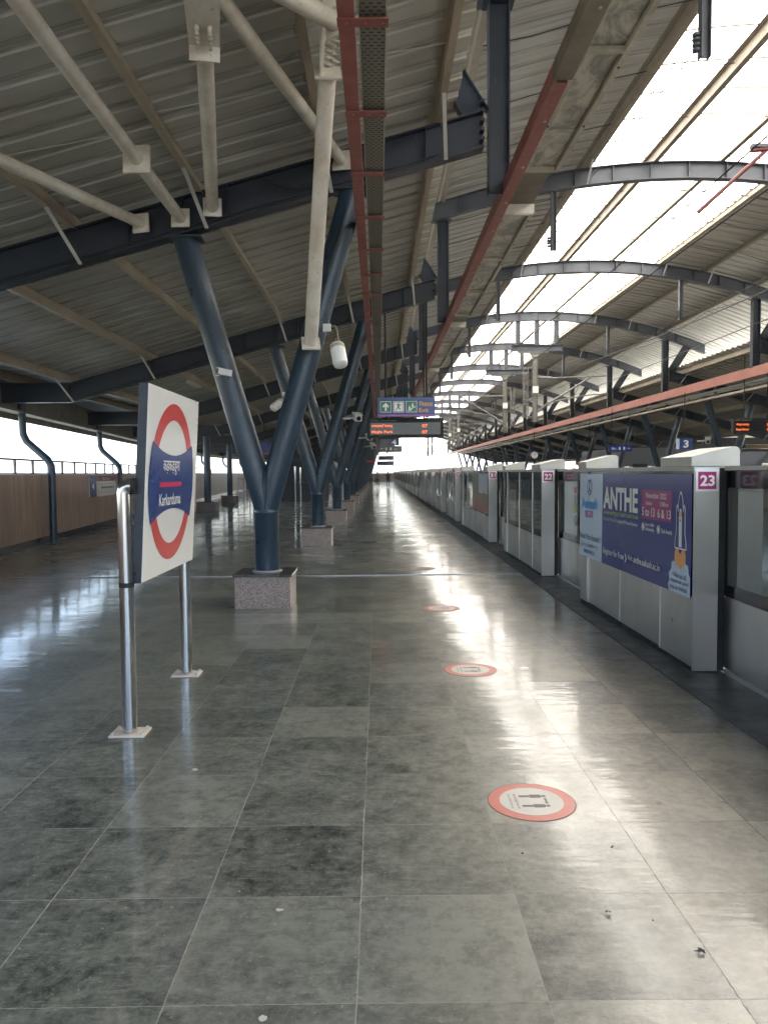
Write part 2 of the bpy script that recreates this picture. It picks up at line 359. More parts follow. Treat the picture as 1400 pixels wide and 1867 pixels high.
ORD = ['nearest', 'second', 'third', 'fourth', 'fifth', 'sixth', 'seventh', 'eighth', 'ninth', 'tenth', 'eleventh', 'twelfth', 'thirteenth', 'fourteenth', 'fifteenth', 'sixteenth', 'seventeenth', 'eighteenth', 'nineteenth', 'twentieth', 'twenty-first', 'twenty-second', 'twenty-third', 'twenty-fourth']
TXT = {}
def text(s_, name, mat, parent, o, right, up, wd, h, bold=.0, ext=.0008):
    key = (s_, bold)
    if key not in TXT:
        c = bpy.data.curves.new('lettering', 'FONT'); c.body = s_; c.size = 1; c.offset = bold; c.resolution_u = 3; c.align_x = 'LEFT'
        ob = bpy.data.objects.new('lettering', c); COL.objects.link(ob)
        bpy.context.view_layer.update()
        me = bpy.data.meshes.new_from_object(ob.evaluated_get(bpy.context.evaluated_depsgraph_get()))
        vs = [v.co.copy() for v in me.vertices]; fs = [list(p.vertices) for p in me.polygons]
        bpy.data.objects.remove(ob); bpy.data.meshes.remove(me); TXT[key] = (vs, fs)
    vs, fs = TXT[key]
    x0 = min(v.x for v in vs); x1 = max(v.x for v in vs); y0 = min(v.y for v in vs); y1 = max(v.y for v in vs)
    sx = wd/(x1-x0); sy = h/(y1-y0); R_ = V3(right).normalized(); U_ = V3(up).normalized(); O = V3(o); N_ = R_.cross(U_)
    b_ = MB(); b_.add([O + R_*((v.x-x0)*sx) + U_*((v.y-y0)*sy) + N_*ext for v in vs], fs)
    return b_.build(name, mat, parent)
# ------------------------------------------------------------------ layout numbers
Y1, SP, NF = 9.42, 7.95, 17
FY = [Y1+SP*i for i in range(NF)]
XC = 7.0                                            # centre line between the two platforms
YA, YB = -30., 137.
YR = -6.72                                           # roof cut short out of view behind the camera, to let fill light in
def Xwall(y): return -7.72-.116*(y-15.4) if y < 26 else max(-13.0, -8.95-.093*(y-26))
def Xeave(y): return max(-13.6, -8.50-.135*(y-17.4))
def zlow(x): return max(5.19+.275*x, 3.28 if x > -20 else 3.28)   # underside of the lower rafter
def zarch(x): return 8.18-.028*(x-XC)**2
RD, AD = .44, .38
def mx_(x, side): return x if side < 0 else 2*XC-x
# ------------------------------------------------------------------ setting
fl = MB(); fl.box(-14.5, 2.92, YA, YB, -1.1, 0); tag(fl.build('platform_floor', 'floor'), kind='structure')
fl = MB(); fl.box(11.08, 28.5, YA, YB, -1.1, 0); tag(fl.build('opposite_platform_floor', 'floor'), kind='structure')
fl = MB(); fl.box(2.27, 2.90, YA, YB, .004, .008); tag(fl.build('platform_edge_strip', 'strip'), kind='structure')
fl = MB(); fl.box(-13, 2.26, 12.0, 12.045, .002, .012); tag(fl.build('expansion_joint', 'stainless_dark'), kind='structure')
fl = MB(); fl.box(2.93, 11.07, YA, 400, -1.6, -1.15); tag(fl.build('track_bed', 'concrete'), kind='structure')
fl = MB(); fl.box(-3000, 3000, -3000, 4000, -9.2, -9.0); tag(fl.build('ground', 'ground'), kind='structure')
for x, nm in ((4.28, 'nearest'), (5.72, 'second'), (8.28, 'third'), (9.72, 'farthest')):
    r_ = MB(); r_.box(x-.035, x+.035, YA, 400, -1.02, -.985); r_.box(x-.01, x+.01, YA, 400, -1.13, -1.02); r_.box(x-.07, x+.07, YA, 400, -1.148, -1.13)
    tag(r_.build('rail', 'stainless_dark'), f'steel running rail of the tracks, {nm} rail from this platform', 'rail', 'running rails of the two tracks')
# ------------------------------------------------------------------ roof canopy
def rib_profile(y0, y1, pitch=.42, d=.05):
    out = []; y = y0
    while y < y1:
        out += [(y, 0), (y+pitch*.62, 0), (y+pitch*.70, d), (y+pitch*.92, d)]; y += pitch
    return out+[(y, 0)]
def rib_sheet(xz, ya, yb, pitch=.42, d=.05):      # xz(y) gives the section line at y
    b_ = MB(); prof = rib_profile(ya, yb, pitch, d); vs = []; n = None
    for (y, h) in prof:
        L = xz(y); n = len(L); vs += [(x, y, z+h) for x, z in L]
    fs = [(i*n+j, i*n+j+1, (i+1)*n+j+1, (i+1)*n+j) for i in range(len(prof)-1) for j in range(n-1)]
    return b_.add(vs, fs)
def zs_low(x): return zlow(x)+RD+.20
def zs_up(x): return zarch(x)+AD+.20
for side, wd in ((-1, 'near'), (1, 'opposite')):
    T = thing('platform_canopy', ('sloping corrugated metal roof over this platform with tan purlins' if side < 0 else 'sloping corrugated metal roof over the opposite platform across the tracks'), 'roof', (mx_(-4, side), YR, 5))
    sh = rib_sheet(lambda y: [(mx_(x, side), zs_low(x)) for x in (Xeave(y)-.35, -6.95, .98)], YR, 139)
    sh.build('roof_sheet', 'sheet', T)
    fs_ = MB()      # eave fascia and gutter box
    for k in range(0, 15):
        ya, yb = YR+k*10, YR+(k+1)*10-.02
        for (dx, z0, z1, th) in ((-.40, 3.02, 4.0, .05), (-.12, 3.12, 3.17, .30)):
            a0, a1 = Xeave(ya)+dx, Xeave(yb)+dx
            pts = [(mx_(a0, side), ya, z0), (mx_(a1, side), yb, z0), (mx_(a1+th, side), yb, z0), (mx_(a0+th, side), ya, z0)]
            fs_.prism(pts, (0, 0, z1-z0))
    fs_.build('eave_fascia', 'plate_beige', T)
    for xp in (-8.15, -7.0, -5.85, -5.15, -3.70, -2.17, -.66, .72):
        if xp == -5.85: continue
        z0 = zlow(xp)+RD; b_ = MB(); x = mx_(xp, side); s2 = -side
        b_.box(x-.004, x+.004, YR, 138, z0+.004, z0+.196)
        b_.box(x-.004, x+.075*s2, YR, 138, z0, z0+.004); b_.box(x-.075*s2, x+.004, YR, 138, z0+.190, z0+.1955)
        b_.build('purlin', 'purlin', T)
    XS = [-8.15, -7.0, -5.15, -3.70, -2.17, -.66, .72]
    for i in range(-1, 4 if side < 0 else 1):
        for q_ in (.22, .5, .78):
            yy = Y1+SP*i+SP*q_
            for a_, b2_ in zip(XS[1:], XS[2:]):
                r_ = MB(); r_.tube([(mx_(a_, side), yy-.04, zlow(a_)+RD+.15), (mx_(b2_, side), yy+.04, zlow(b2_)+RD+.05)], .006, 5)
                r_.build('sag_rod', 'white_strut', T)
T = thing('vault_roof', 'curved roof over the tracks with translucent middle sheets and solid sides', 'roof', (XC, YR, 8))
def arcpts(xa, xb, n): return [(xa+(xb-xa)*k/n, zs_up(xa+(xb-xa)*k/n)) for k in range(n+1)]
rib_sheet(lambda y: arcpts(-1.2, 4.72, 9), YR, 141).build('roof_sheet', 'sheet', T)
rib_sheet(lambda y: arcpts(9.32, 15.75, 10), YR, 141).build('roof_sheet', 'sheet', T)
rib_sheet(lambda y: [(x, z+.012) for x, z in arcpts(4.70, 9.34, 10)], YR, 141, .42, .04).build('skylight_sheet', 'skylight', T)
for xp in (1.42, 3.15, 4.68, 6.2, 7.8, 9.36, 10.85, 12.58):
    z0 = zarch(xp)+AD; b_ = MB(); s2 = 1 if xp < XC else -1
    b_.box(xp-.004, xp+.004, YR, 141, z0+.004, z0+.19); b_.box(xp-.004, xp+.11*s2, YR, 141, z0, z0+.004); b_.box(xp-.10*s2, xp+.004, YR, 141, z0+.184, z0+.189)
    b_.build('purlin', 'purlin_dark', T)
XS = [1.42, 3.15, 4.68, 6.2, 7.8, 9.36, 10.85, 12.58]
for i in range(-1, 4):
    for q_ in (.25, .5, .75):
        yy = Y1+SP*i+SP*q_
        for a_, b2_ in zip(XS, XS[1:]):
            r_ = MB(); r_.tube([(a_, yy-.04, zarch(a_)+AD+.12), ((a_+b2_)/2, yy, zarch((a_+b2_)/2)+AD+.06), (b2_, yy+.04, zarch(b2_)+AD+.12)], .009, 5)
            r_.build('sag_rod', 'dark_steel', T)
for k in range(64):
    y = 2.2+1.02*k
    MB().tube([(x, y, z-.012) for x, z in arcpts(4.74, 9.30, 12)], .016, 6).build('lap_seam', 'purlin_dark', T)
# ------------------------------------------------------------------ steel frames
def ibeam(b_, xs, zf, dep, y, bf=.20, tf=.018, tw=.012):
    lo = [(x, zf(x)) for x in xs]; l2 = [(x, zf(x)+tf) for x in xs]; h2 = [(x, zf(x)+dep-tf) for x in xs]; hi = [(x, zf(x)+dep) for x in xs]
    b_.strip(lo, l2, y-bf/2, y+bf/2); b_.strip(l2, h2, y-tw/2, y+tw/2); b_.strip(h2, hi, y-bf/2, y+bf/2)
def stiff(b_, x, zf, dep, y, bf=.19):
    b_.box(x-.006, x+.006, y-bf/2, y+bf/2, zf(x)+.02, zf(x)+dep-.02)
for i, y in enumerate(FY):
    T = thing('roof_frame', f'dark steel roof frame with curved arch over the tracks, {ORD[i]} from the camera', 'roof frame', (XC, y, 8), 'steel frames carrying the station roof')
    for side in (-1, 1):
        xe = Xeave(y)-.05
        b_ = MB(); xs = sorted(mx_(x, side) for x in (xe, -6.95, -6.7, 1.30))
        ibeam(b_, xs, lambda x: zlow(mx_(x, side)), RD, y)
        for xx in (-7.0, -5.15, -3.0, -2.35, -1.8, -.62, .05, .6): stiff(b_, mx_(xx, side), lambda x: zlow(mx_(x, side)), RD, y)
        if i < 6:
            for k in range(5): b_.box(mx_(1.28, side)-.02, mx_(1.28, side)+.02, y-.13, y+.13, 5.62+.11*k, 5.655+.11*k)
        b_.build('rafter', 'dark_steel', T)
        p_ = MB(); xa, xb = sorted((mx_(1.36, side), mx_(1.61, side)))
        p_.box(xa, xa+.014, y-.10, y+.10, 5.02, 7.26); p_.box(xb-.014, xb, y-.10, y+.10, 5.02, 7.26); p_.box(xa+.014, xb-.014, y-.006, y+.006, 5.02, 7.26)
        p_.box(xa-.06, xb+.06, y-.13, y+.13, 7.262, 7.29); p_.build('post', 'dark_steel', T)
        f_ = MB(); A = (mx_(.36, side), 7.02); A2 = (mx_(.66, side), 7.09); B = (mx_(1.05, side), 5.93); Cc = (mx_(1.35, side), 6.01)
        f_.prism([(q_[0], y-.008, q_[1]) for q_ in (A, B, Cc, A2)], (0, .016, 0))
        f_.beam((A2[0], y, A2[1]), (Cc[0], y, Cc[1]), .012, .16, (0, 1, 0))
        f_.beam((A[0], y, A[1]), (B[0], y, B[1]), .012, .16, (0, 1, 0))
        f_.build('strut', 'dark_steel', T)
        for xp in (-7.0, -5.15, -3.70, -2.17, -.66, .72):
            s_b = MB(); s_b.beam((mx_(xp+.03, side), y-.85, zlow(xp)+RD+.02), (mx_(xp+.12, side), y-.09, zlow(xp)+.01), .045, .006, (0, 1, 1)); s_b.build('fly_brace', 'white_strut', T)
        if i < 8:
            hx = mx_(3.98, side); h_ = MB(); zt = zarch(hx)
            h_.box(hx-.06, hx-.045, y-.06, y+.06, 6.62, zt); h_.box(hx+.045, hx+.06, y-.06, y+.06, 6.62, zt); h_.box(hx-.045, hx+.045, y-.006, y+.006, 6.62, zt)
            for k in range(4): h_.tube([(hx-.10, y, 6.70+.06*k), (hx-.10, y, 6.73+.06*k)], .05, 8)
            h_.build('hanger_post', 'arch_steel', T)
    a_ = MB(); xs = [-.25+(14.5)*k/34 for k in range(35)]
    ibeam(a_, xs, zarch, AD, y, .21)
    for k in range(3, 33, 2): stiff(a_, xs[k], zarch, AD, y)
    a_.build('arch', 'arch_steel', T)
    for xp in (4.68, 9.36, 10.85):
        s_b = MB(); s_b.beam((xp+.03, y-.55, zarch(xp)+AD), (xp+.03, y-.11, zarch(xp)+.01), .045, .006, (0, 1, 1)); s_b.build('fly_brace', 'white_strut', T)
# ------------------------------------------------------------------ Y columns
def y_column(label, group):
    cx, cy = -1.405, Y1+.05
    T = thing('steel_column', label, 'column', (cx, cy, 0), group)
    p_ = MB(); p_.box(-1.755, -1.085, 9.13, 9.80, 0, .385); P = p_.build('granite_plinth', 'granite', T)
    s_ = MB(); s_.box(-1.775, -1.065, 9.11, 9.82, .387, .415); s_.build('plinth_slab', 'stonecap', P)
    s_ = MB(); s_.lathe([(.185, .416), (.185, .428), (.155, .436)], 24, (cx, cy, 0)); s_.build('base_grout', 'concrete', P)
    s_ = MB(); s_.lathe([(.150, .43), (.150, 1.14), (.154, 1.145), (.154, 1.165), (.150, 1.17), (.150, 1.22)], 28, (cx, cy, 0)); s_.build('stem', 'navy', T)
    MB().tube([(cx, cy-.162, 1.20), (cx+.003, cy-.166, 1.34), (cx-.002, cy-.160, 1.50), (cx, cy-.12, 1.64), (cx, cy, 1.70)], .009, 6).build('weld_seam', 'navy', T)
    for top in ((-2.34, 4.50), (-.30, 5.06)):
        b_ = MB(); d = (V3((top[0], cy, top[1]))-V3((cx, cy, 1.10))).normalized(); p0 = V3((cx, cy, 1.28)); 
        sx_ = .0
        # arm axis starts inside the stem so the tubes merge at the crotch
        b_.tube([V3((cx+.0, cy, 1.20)), V3((cx, cy, 1.20)).lerp(V3((top[0], cy, top[1])), .5), V3((top[0], cy, top[1]))], .150, 28)
        a_ = b_.build('arm', 'navy', T)
        c_b = MB(); c_b.box(top[0]-.22, top[0]+.22, cy-.17, cy+.13, top[1]+.0, top[1]+.022); c_b.build('cap_plate', 'dark_steel', a_)
        k_ = MB(); s_x = -1 if top[0] < cx else 1
        q0 = V3((cx, cy-.165, 1.4)).lerp(V3((top[0], cy-.165, top[1])), .12); q1 = V3((cx, cy-.165, 1.2)).lerp(V3((top[0], cy-.165, top[1])), .93)
        if s_x > 0: k_.tube([q0.lerp(q1, .45), q1], .013, 6); k_.build('conduit', 'rubber', a_)
    return T
G1, G2 = 'Y shaped columns along the near platform', 'Y shaped columns along the opposite platform'
c0 = y_column('dark blue Y-shaped steel column on a speckled granite plinth, nearest of its row', G1)
for i in range(1, NF):
    c = copy_tree(c0); c.location = (c0.location.x, c0.location.y+SP*i, 0)
    c['label'] = f'dark blue Y-shaped steel column on a granite plinth, {ORD[i]} in the near row from the camera'
for i in range(1, NF):
    c = copy_tree(c0); c.location = (2*XC-c0.location.x, c0.location.y+SP*i, 0); c.rotation_euler = (0, 0, PI); c['group'] = G2
    c['label'] = f'dark Y-shaped column on the opposite platform beyond the screen doors, {ORD[i-1]} in view'
# straight columns at the left wall
for k, (x, y) in enumerate(((-7.53, 33.4), (-8.35, 42.6), (-9.3, 57.))):
    T = thing('round_column', ['straight round dark column on a granite block near the left wall, closer one', 'straight round dark column on a granite block by the escalator, second along the left wall', 'straight round dark column beyond the escalator, farthest along the left wall'][k], 'column', (x, y, 0), 'straight columns near the left wall')
    b_ = MB(); b_.box(x-.42, x+.42, y-.35, y+.35, 0, .39); P = b_.build('granite_plinth', 'granite', T)
    b_ = MB(); b_.box(x-.44, x+.44, y-.37, y+.37, .392, .42); b_.build('plinth_slab', 'stonecap', P)
    b_ = MB(); b_.tube([(x, y, .422), (x, y, zlow(x)-.01)], .15, 20); b_.build('shaft', 'navy', T)
# ------------------------------------------------------------------ parapet wall, railing, pipes
for side in (-1, 1):
    nm = 'left' if side < 0 else 'opposite'
    ys = [YA]+[5*k for k in range(-5, 28)]+[YB]
    T = thing('parapet_wall', 'brown clad parapet wall along the left edge of the platform' if side < 0 else 'brown clad parapet wall along the far edge of the opposite platform', 'wall', (mx_(Xwall(0), side), 0, 0))
    b_ = MB(); k_ = MB(); c_b = MB()
    for a, c in zip(ys, ys[1:]):
        xa, xb = Xwall(a), Xwall(c)
        def q4(o0, o1): return [(mx_(xa+o0, side), a, 0), (mx_(xb+o0, side), c, 0), (mx_(xb+o1, side), c, 0), (mx_(xa+o1, side), a, 0)]
        b_.prism([V3(p)+V3((0, 0, .0)) for p in q4(-.2, 0)], (0, 0, 1.66)); k_.prism([V3(p) for p in q4(.003, .02)], (0, 0, .16))
        c_b.prism([V3(p)+V3((0, 0, 1.662)) for p in q4(-.24, .03)], (0, 0, .03))
    W_ = b_.build('wall_panels', 'brownwall', T); k_.build('skirting', 'stonecap', T); c_b.build('coping', 'dark_steel', T)
    T = thing('railing', 'thin dark handrail on flat posts along the top of the left wall' if side < 0 else 'thin handrail on flat posts along the top of the opposite wall', 'railing', (mx_(Xwall(0)-.1, side), 0, 1.66))
    b_ = MB()
    for a, c in zip(ys, ys[1:]): b_.tube([(mx_(Xwall(a)-.1, side), a, 1.99), (mx_(Xwall(c)-.1, side), c, 1.99)], .022, 8)
    b_.build('top_rail', 'dark_steel', T)
    y = 7.5
    n = 0
    while y < 110 and n < 95:
        b_ = MB(); x = mx_(Xwall(y)-.1, side); b_.box(x-.012, x+.012, y-.06, y+.06, 1.693, 1.985); b_.build('rail_post', 'cream', T); y += 1.15; n += 1
ND = 0
for side in (-1, 1):
  for i in range(1, 9):
    if side > 0 and i > 5: break
    y = FY[i]+.9; x1 = Xeave(y)+.10; x2 = x1+.68
    T = tag(MB().tube([(mx_(x1, side), y, 3.34), (mx_(x1+.02, side), y, 2.62), (mx_(x1+.10, side), y, 2.45), (mx_(x2-.10, side), y, 2.02), (mx_(x2-.01, side), y, 1.86), (mx_(x2, side), y, 1.7), (mx_(x2+.0, side), y, .01)], .085, 16).build('downpipe', 'navy' , None, (mx_(x2, side), y, 0)),
        (f'cranked grey-blue rainwater pipe beside the left wall, {ORD[i-1]} from the camera' if side < 0 else f'cranked rainwater pipe at the opposite wall, {ORD[i-1]} from the camera'), 'pipe', 'rainwater pipes along the walls')
# line map board on the wall
T = thing('route_map', 'small route map board with a red header and blue end panel on the left wall', 'sign', (Xwall(24.2)+.05, 24.2, 1.3))
yA, yB = 22.3, 25.6
def wp(y, z, o): return (Xwall(y)+o, y, z)
def wquad(y0, y1, z0, z1, o, th): return MB().prism([wp(y0, z0, o), wp(y1, z0, o), wp(y1, z1, o), wp(y0, z1, o)], (th, 0, 0))
wquad(yA, yB, .98, 1.60, .01, .04).build('board', 'sign_white', T)
wquad(yA, yA+.75, .98, 1.60, .053, .003).build('end_panel', 'sign_blue', T)
wquad(yA+.75, yB, 1.44, 1.60, .053, .003).build('header', 'maroon', T)
lm = MB()
for k in range(7): q_ = wquad(yA+1.35+.25*k, yA+1.5+.25*k, 1.20, 1.28, .053, .003); lm.add(q_.v, q_.f)
for z in (1.08, 1.14, 1.34): q_ = wquad(yA+.95, yB-.15, z, z+.012, .053, .003); lm.add(q_.v, q_.f)
lm.build('map_lines', 'ink', T)
dirw = (V3(wp(yB, 0, 0))-V3(wp(yA, 0, 0))).normalized()
text('4', 'lettering', 'white', T, V3(wp(yA+.28, 1.2, .058)), dirw, (0, 0, 1), .18, .2, .02)
text('Pink Line', 'lettering', 'white', T, V3(wp(yA+1.5, 1.48, .058)), dirw, (0, 0, 1), .9, .07, .01)
# ------------------------------------------------------------------ red cable tray over the platform
def cable_tray(side, ys0):
    X = lambda x: mx_(x, side)
    T = thing('cable_tray', 'oxide red channel with perforated cable tray hanging over the near platform' if side < 0 else 'dark red channel with cable tray under the roof of the opposite platform', 'cable tray', (X(-.08), ys0, 4.6))
    b_ = MB(); b_.box(X(-.245), X(-.135), ys0, 132, 4.600, 4.606); b_.box(X(-.245), X(-.239), ys0, 132, 4.606, 4.70); b_.box(X(-.141), X(-.135), ys0, 132, 4.606, 4.70)
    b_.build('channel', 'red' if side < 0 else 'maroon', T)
    b_ = MB(); b_.box(X(-.10), X(.068), ys0, 132, 4.622, 4.625); b_.build('perforated_plate', 'perf', T)
    b_ = MB(); b_.box(X(.069), X(.078), ys0, 132, 4.61, 4.70); b_.box(X(-.109), X(-.10), ys0, 132, 4.626, 4.68); b_.build('side_lip', 'galvframe', T)
    for k in range(98):
        y = 5.08+1.27*k
        if y > 131: break
        w_ = .10
        b_ = MB(); b_.box(X(-.25), X(.088), y, y+w_, 4.586, 4.592)
        if k < 16:
            for bx in (-.19, -.06, .05): b_.lathe([(.012, 0), (.012, -.012)], 8, (X(bx), y+w_/2, 4.586))
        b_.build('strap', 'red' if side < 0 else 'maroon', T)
    for i in range(8):
        b_ = MB(); b_.tube([(X(-.17), FY[i]+.02, 4.70), (X(-.17), FY[i]+.02, zlow(-.17)-.01)], .014, 6); b_.build('hanger_rod', 'rubber', T)
cable_tray(-1, 3.2); cable_tray(1, 5.)
cb = MB(); cb.tube([(-.07, 3.2, 4.66), (-.07, 132, 4.66)], .028, 6); cb.tube([(.0, 3.2, 4.655), (.0, 132, 4.655)], .022, 6)
tag(cb.build('cable_bundle', 'rubber', None, (-.04, 3.2, 4.66)), 'black power cables lying in the perforated tray', 'cable')
# long channels along the track edge of each canopy
def lchan(name, label, mat, x0, x1, z0, z1, ya, yb, lip=True):
    T = thing(name, label, 'beam', (x0, ya, z0)); b_ = MB()
    b_.box(x0, x1, ya, yb, z0, z0+.006); b_.box(x0, x0+.006, ya, yb, z0+.006, z1); b_.box(x1-.006, x1, ya, yb, z0+.006, z1*.5+z0*.5)
    b_.build('channel', mat, T)
    for k in range(30):
        y = ya+.7+k*1.1
        if y > yb-1: break
        q_ = MB(); q_.lathe([(.016, 0), (.016, -.010)], 8, ((x0*.35+x1*.65), y, z0-.001)); q_.build('bolt', 'galvframe', T)
    return T
lchan('edge_channel', 'dark red steel channel running under the canopy edge above the screen doors', 'red', 1.535, 1.665, 5.00, 5.17, 6.75, 133)
lchan('edge_channel', 'dusty brown channel above the camera, continuing the red one', 'plate_beige', 1.535, 1.70, 5.02, 5.17, -6, 6.73)
T = thing('edge_beam', 'long salmon red beam along the canopy edge of the opposite platform', 'beam', (12.42, 3, 4.7)); b_ = MB()
b_.box(12.42, 12.43, 3, 133, 4.72, 5.05); b_.box(12.43, 12.52, 3, 133, 4.72, 4.728); b_.box(12.43, 12.52, 3, 133, 5.042, 5.05); b_.build('web', 'salmon', T)
T = thing('guard_rail', 'thin service cable strung above the salmon red beam opposite', 'cable', (12.42, 3, 5.4)); b_ = MB()
b_.tube([(12.44, 3, 5.42), (12.44, 133, 5.42)], .012, 6); b_.build('line', 'rubber', T)
# lighting trunking under the edge of the near canopy
tag(MB().box(1.68, 2.10, YA, 133, 5.24, 5.25).build('trunking_plate', 'plate_beige', None, (2, YA, 5.24)), 'dusty beige flat plate above the galvanised light trunking', 'panel')
for k in range(-1, 16):
    a, c = (2.0, 8.93) if k < 0 else (10.35+SP*k, 17.0+SP*k)
    if c > 134: break
    nm_ = 'above the camera at the top edge' if k < 0 else f'{ORD[k]} one beyond the foremost'
    T = thing('light_trunking', f'galvanised trunking with patchy riveted cover, {nm_}', 'trunking', (1.9, a, 5.1), 'trunking sections above the screen doors')
    b_ = MB(); X0, X1 = 1.69, 2.10
    b_.box(X0, X0+.05, a, c, 5.085, 5.16); b_.box(X1-.05, X1, a, c, 5.085, 5.16); b_.box(X0+.05, X1-.05, a, a+.05, 5.085, 5.16); b_.box(X0+.05, X1-.05, c-.05, c, 5.085, 5.16)
    y = a+2.2
    while y < c-.5: b_.box(X0+.05, X1-.05, y, y+.05, 5.085, 5.13); y += 2.2
    b_.build('frame', 'galvframe', T)
    b_ = MB(); b_.box(X0+.05, X1-.05, a+.05, c-.05, 5.135, 5.14); b_.build('cover_plate', 'galv', T)
    b_ = MB(); b_.box(X0-.01, X1+.01, a-.012, a-.002, 5.10, 5.22); b_.build('end_cap', 'cream', T)
    if k < 4:
        y = a+.25
        while y < c-.2:
            for xx in (X0+.025, X1-.025):
                q_ = MB(); q_.lathe([(.013, 0), (.011, -.009)], 8, (xx, y, 5.084)); q_.build('rivet', 'dark_steel', T)
            y += 1.1
# batten lights along the opposite canopy
for k in range(42):
    y = 17+2.45*k
    T = thing('batten_light', f'white fluorescent batten under the opposite canopy edge, {k+1} along the row from the right', 'light fitting', (12.9, y, 4.5), 'batten lights below the faded red beam')
    T['label'] = 'white batten light in the long row under the salmon red beam opposite'
    b_ = MB(); b_.prism([(12.80, y, 4.56), (12.96, y, 4.56), (12.92, y, 4.62), (12.84, y, 4.62)], (0, 2.1, 0)); b_.build('body', 'tube_lamp', T)
    b_ = MB(); b_.tube([(12.88, y+.03, 4.545), (12.88, y+2.06, 4.545)], .014, 8); b_.build('lamp_tube', 'tube_lamp', T)
tag(MB().box(12.70, 12.74, 3, 133, 4.60, 4.66).build('light_rail', 'tube_lamp', None, (12.7, 3, 4.6)), 'pale continuous rail carrying the batten lights opposite', 'rail')
# ------------------------------------------------------------------ bracing tubes over the near bay
def flange(T, p, d, s=.15, th=.018, mat='cream', bolts=True):
    d = V3(d).normalized(); x = d.cross(V3((0, 0, 1))).normalized() if abs(d.z) < .95 else V3((1, 0, 0)); y = d.cross(x); p = V3(p)
    b_ = MB(); q = [p+s*(a*x+c*y) for a, c in ((-1, -1), (1, -1), (1, 1), (-1, 1))]; b_.prism(q, d*th); F = b_.build('flange_plate', mat, T)
    if bolts:
        for a, c in ((-.7, -.7), (.7, -.7), (.7, .7), (-.7, .7)):
            k = MB(); k.lathe([(.018, 0), (.018, .014)], 6, p+s*(a*x+c*y)-d*.014, d); k.build('bolt', 'cream', F)
def brace(label, p0, p1, r, joint=None, over=1.):
    T = thing('brace_tube', label, 'brace', p0); p0, p1 = V3(p0), V3(p1)
    MB().tube([p0, p1], r, 20).build('tube', 'cream', T)
    d = (p1-p0).normalized(); flange(T, p0+d*.0, -d, .11, .02, 'cream', False)
    if joint: flange(T, p0.lerp(p1, joint), d, .135, .03)
    return T
brace('dusty cream tube crossing the upper left corner with a bolted flange joint', (-2.36, 9.30, 4.72), (-2.45, 4.0, 4.92), .068, .29)
brace('dusty cream tube coming in from the left edge to the nearest rafter', (-2.84, 9.30, 4.66), (-4.35, 4.2, 4.40), .064)
brace('dusty cream diagonal tube from top middle down to the nearest rafter by the column arm', (-.42, 9.28, 5.38), (-1.42, 4.7, 5.14), .066)
TB = brace('upright cream tube left of centre with bolted gusset at its top', (-1.97, 9.29, 4.84), (-1.37, 6.28, 5.06), .072)
TE = brace('long pale cream tube rising from the nearest column arm beside the red tray', (-.80, 9.18, 3.20), (-.43, 7.0, 5.22), .080)
for T, p, q in ((TB, V3((-1.37, 6.28, 5.06)), V3((-1.24, 5.6, 5.11))), (TE, V3((-.43, 7.0, 5.22)), V3((-.37, 6.55, 5.60)))):
    d = (q-p).normalized(); flange(T, p, d, .12, .02, 'cream', False)
    x = V3((1, 0, 0)) if T is TB else V3((0.25, 1, 0)).normalized(); x = (x-x.dot(d)*d).normalized(); n_ = d.cross(x)
    b_ = MB(); b_.prism([p+d*.02-x*.12, p+d*.02+x*.12, q+d*.3+x*.14, q+d*.3-x*.14], n_*.02); G = b_.build('gusset', 'cream', T)
    for r_ in range(4):
        for s2 in (-.05, .05):
            k = MB(); o_ = p+d*(.10+.055*r_)+x*s2; k.lathe([(.022, 0), (.022, .04), (.012, .042), (.012, .075)], 6, o_-n_*.001, -n_); k.lathe([(.02, 0), (.02, .03)], 6, o_+n_*.02, n_); k.build('bolt', 'galvframe', G)
brace('cream tube end at the top edge beside the red tray', (-.33, 6.45, 5.36), (-1.5, 4.9, 5.12), .075)
# drooping cable on the rafter
b_ = MB(); b_.tube([(-1.35, 9.26, 5.16), (-1.15, 9.25, 5.08), (-.95, 9.25, 5.05), (-.72, 9.25, 5.12), (-.55, 9.25, 5.28), (-.50, 9.25, 5.45)], .018, 8)
tag(b_.build('loose_cable', 'rubber', None, (-1.3, 9.25, 5.1)), 'black loose cable drooping across the nearest rafter', 'cable')
# ------------------------------------------------------------------ platform screen doors
PX = 2.51
def window_unit(T, y0, y1, x, th=.03, glass=True, z0=.62):
    """lower steel panel + glazed upper part between y0 and y1; face at x"""
    g = .008
    MB().box(x, x+th, y0+g, y1-g, .05, z0-.004).build('kick_panel', 'stainless', T)
    f_ = MB(); f_.box(x+.004, x+th, y0+g, y0+.05, z0, 1.63); f_.box(x+.004, x+th, y1-.05, y1-g, z0, 1.63); f_.box(x+.004, x+th, y0+.05, y1-.05, z0, z0+.09); f_.box(x+.004, x+th, y0+.05, y1-.05, 1.50, 1.63)
    F = f_.build('window_frame', 'black', T)
    MB().box(x+.012, x+.020, y0+.05, y1-.05, z0+.09, 1.50).build('pane', 'glass', F)
def cap(T, y0, y1):
    n = 10; z0 = 1.672
    prof = [(2.485, z0), (2.485, z0+.075)] + [(2.52+.30*k/6, z0+.085+.07*(k/6)**.9) for k in range(7)] + [(2.85, z0+.15), (2.868, z0+.13), (2.87, z0)]
    b_ = MB(); b_.prism([(x, y0, z) for x, z in prof], (0, y1-y0, 0)); b_.build('motor_cover', 'cap_white', T)
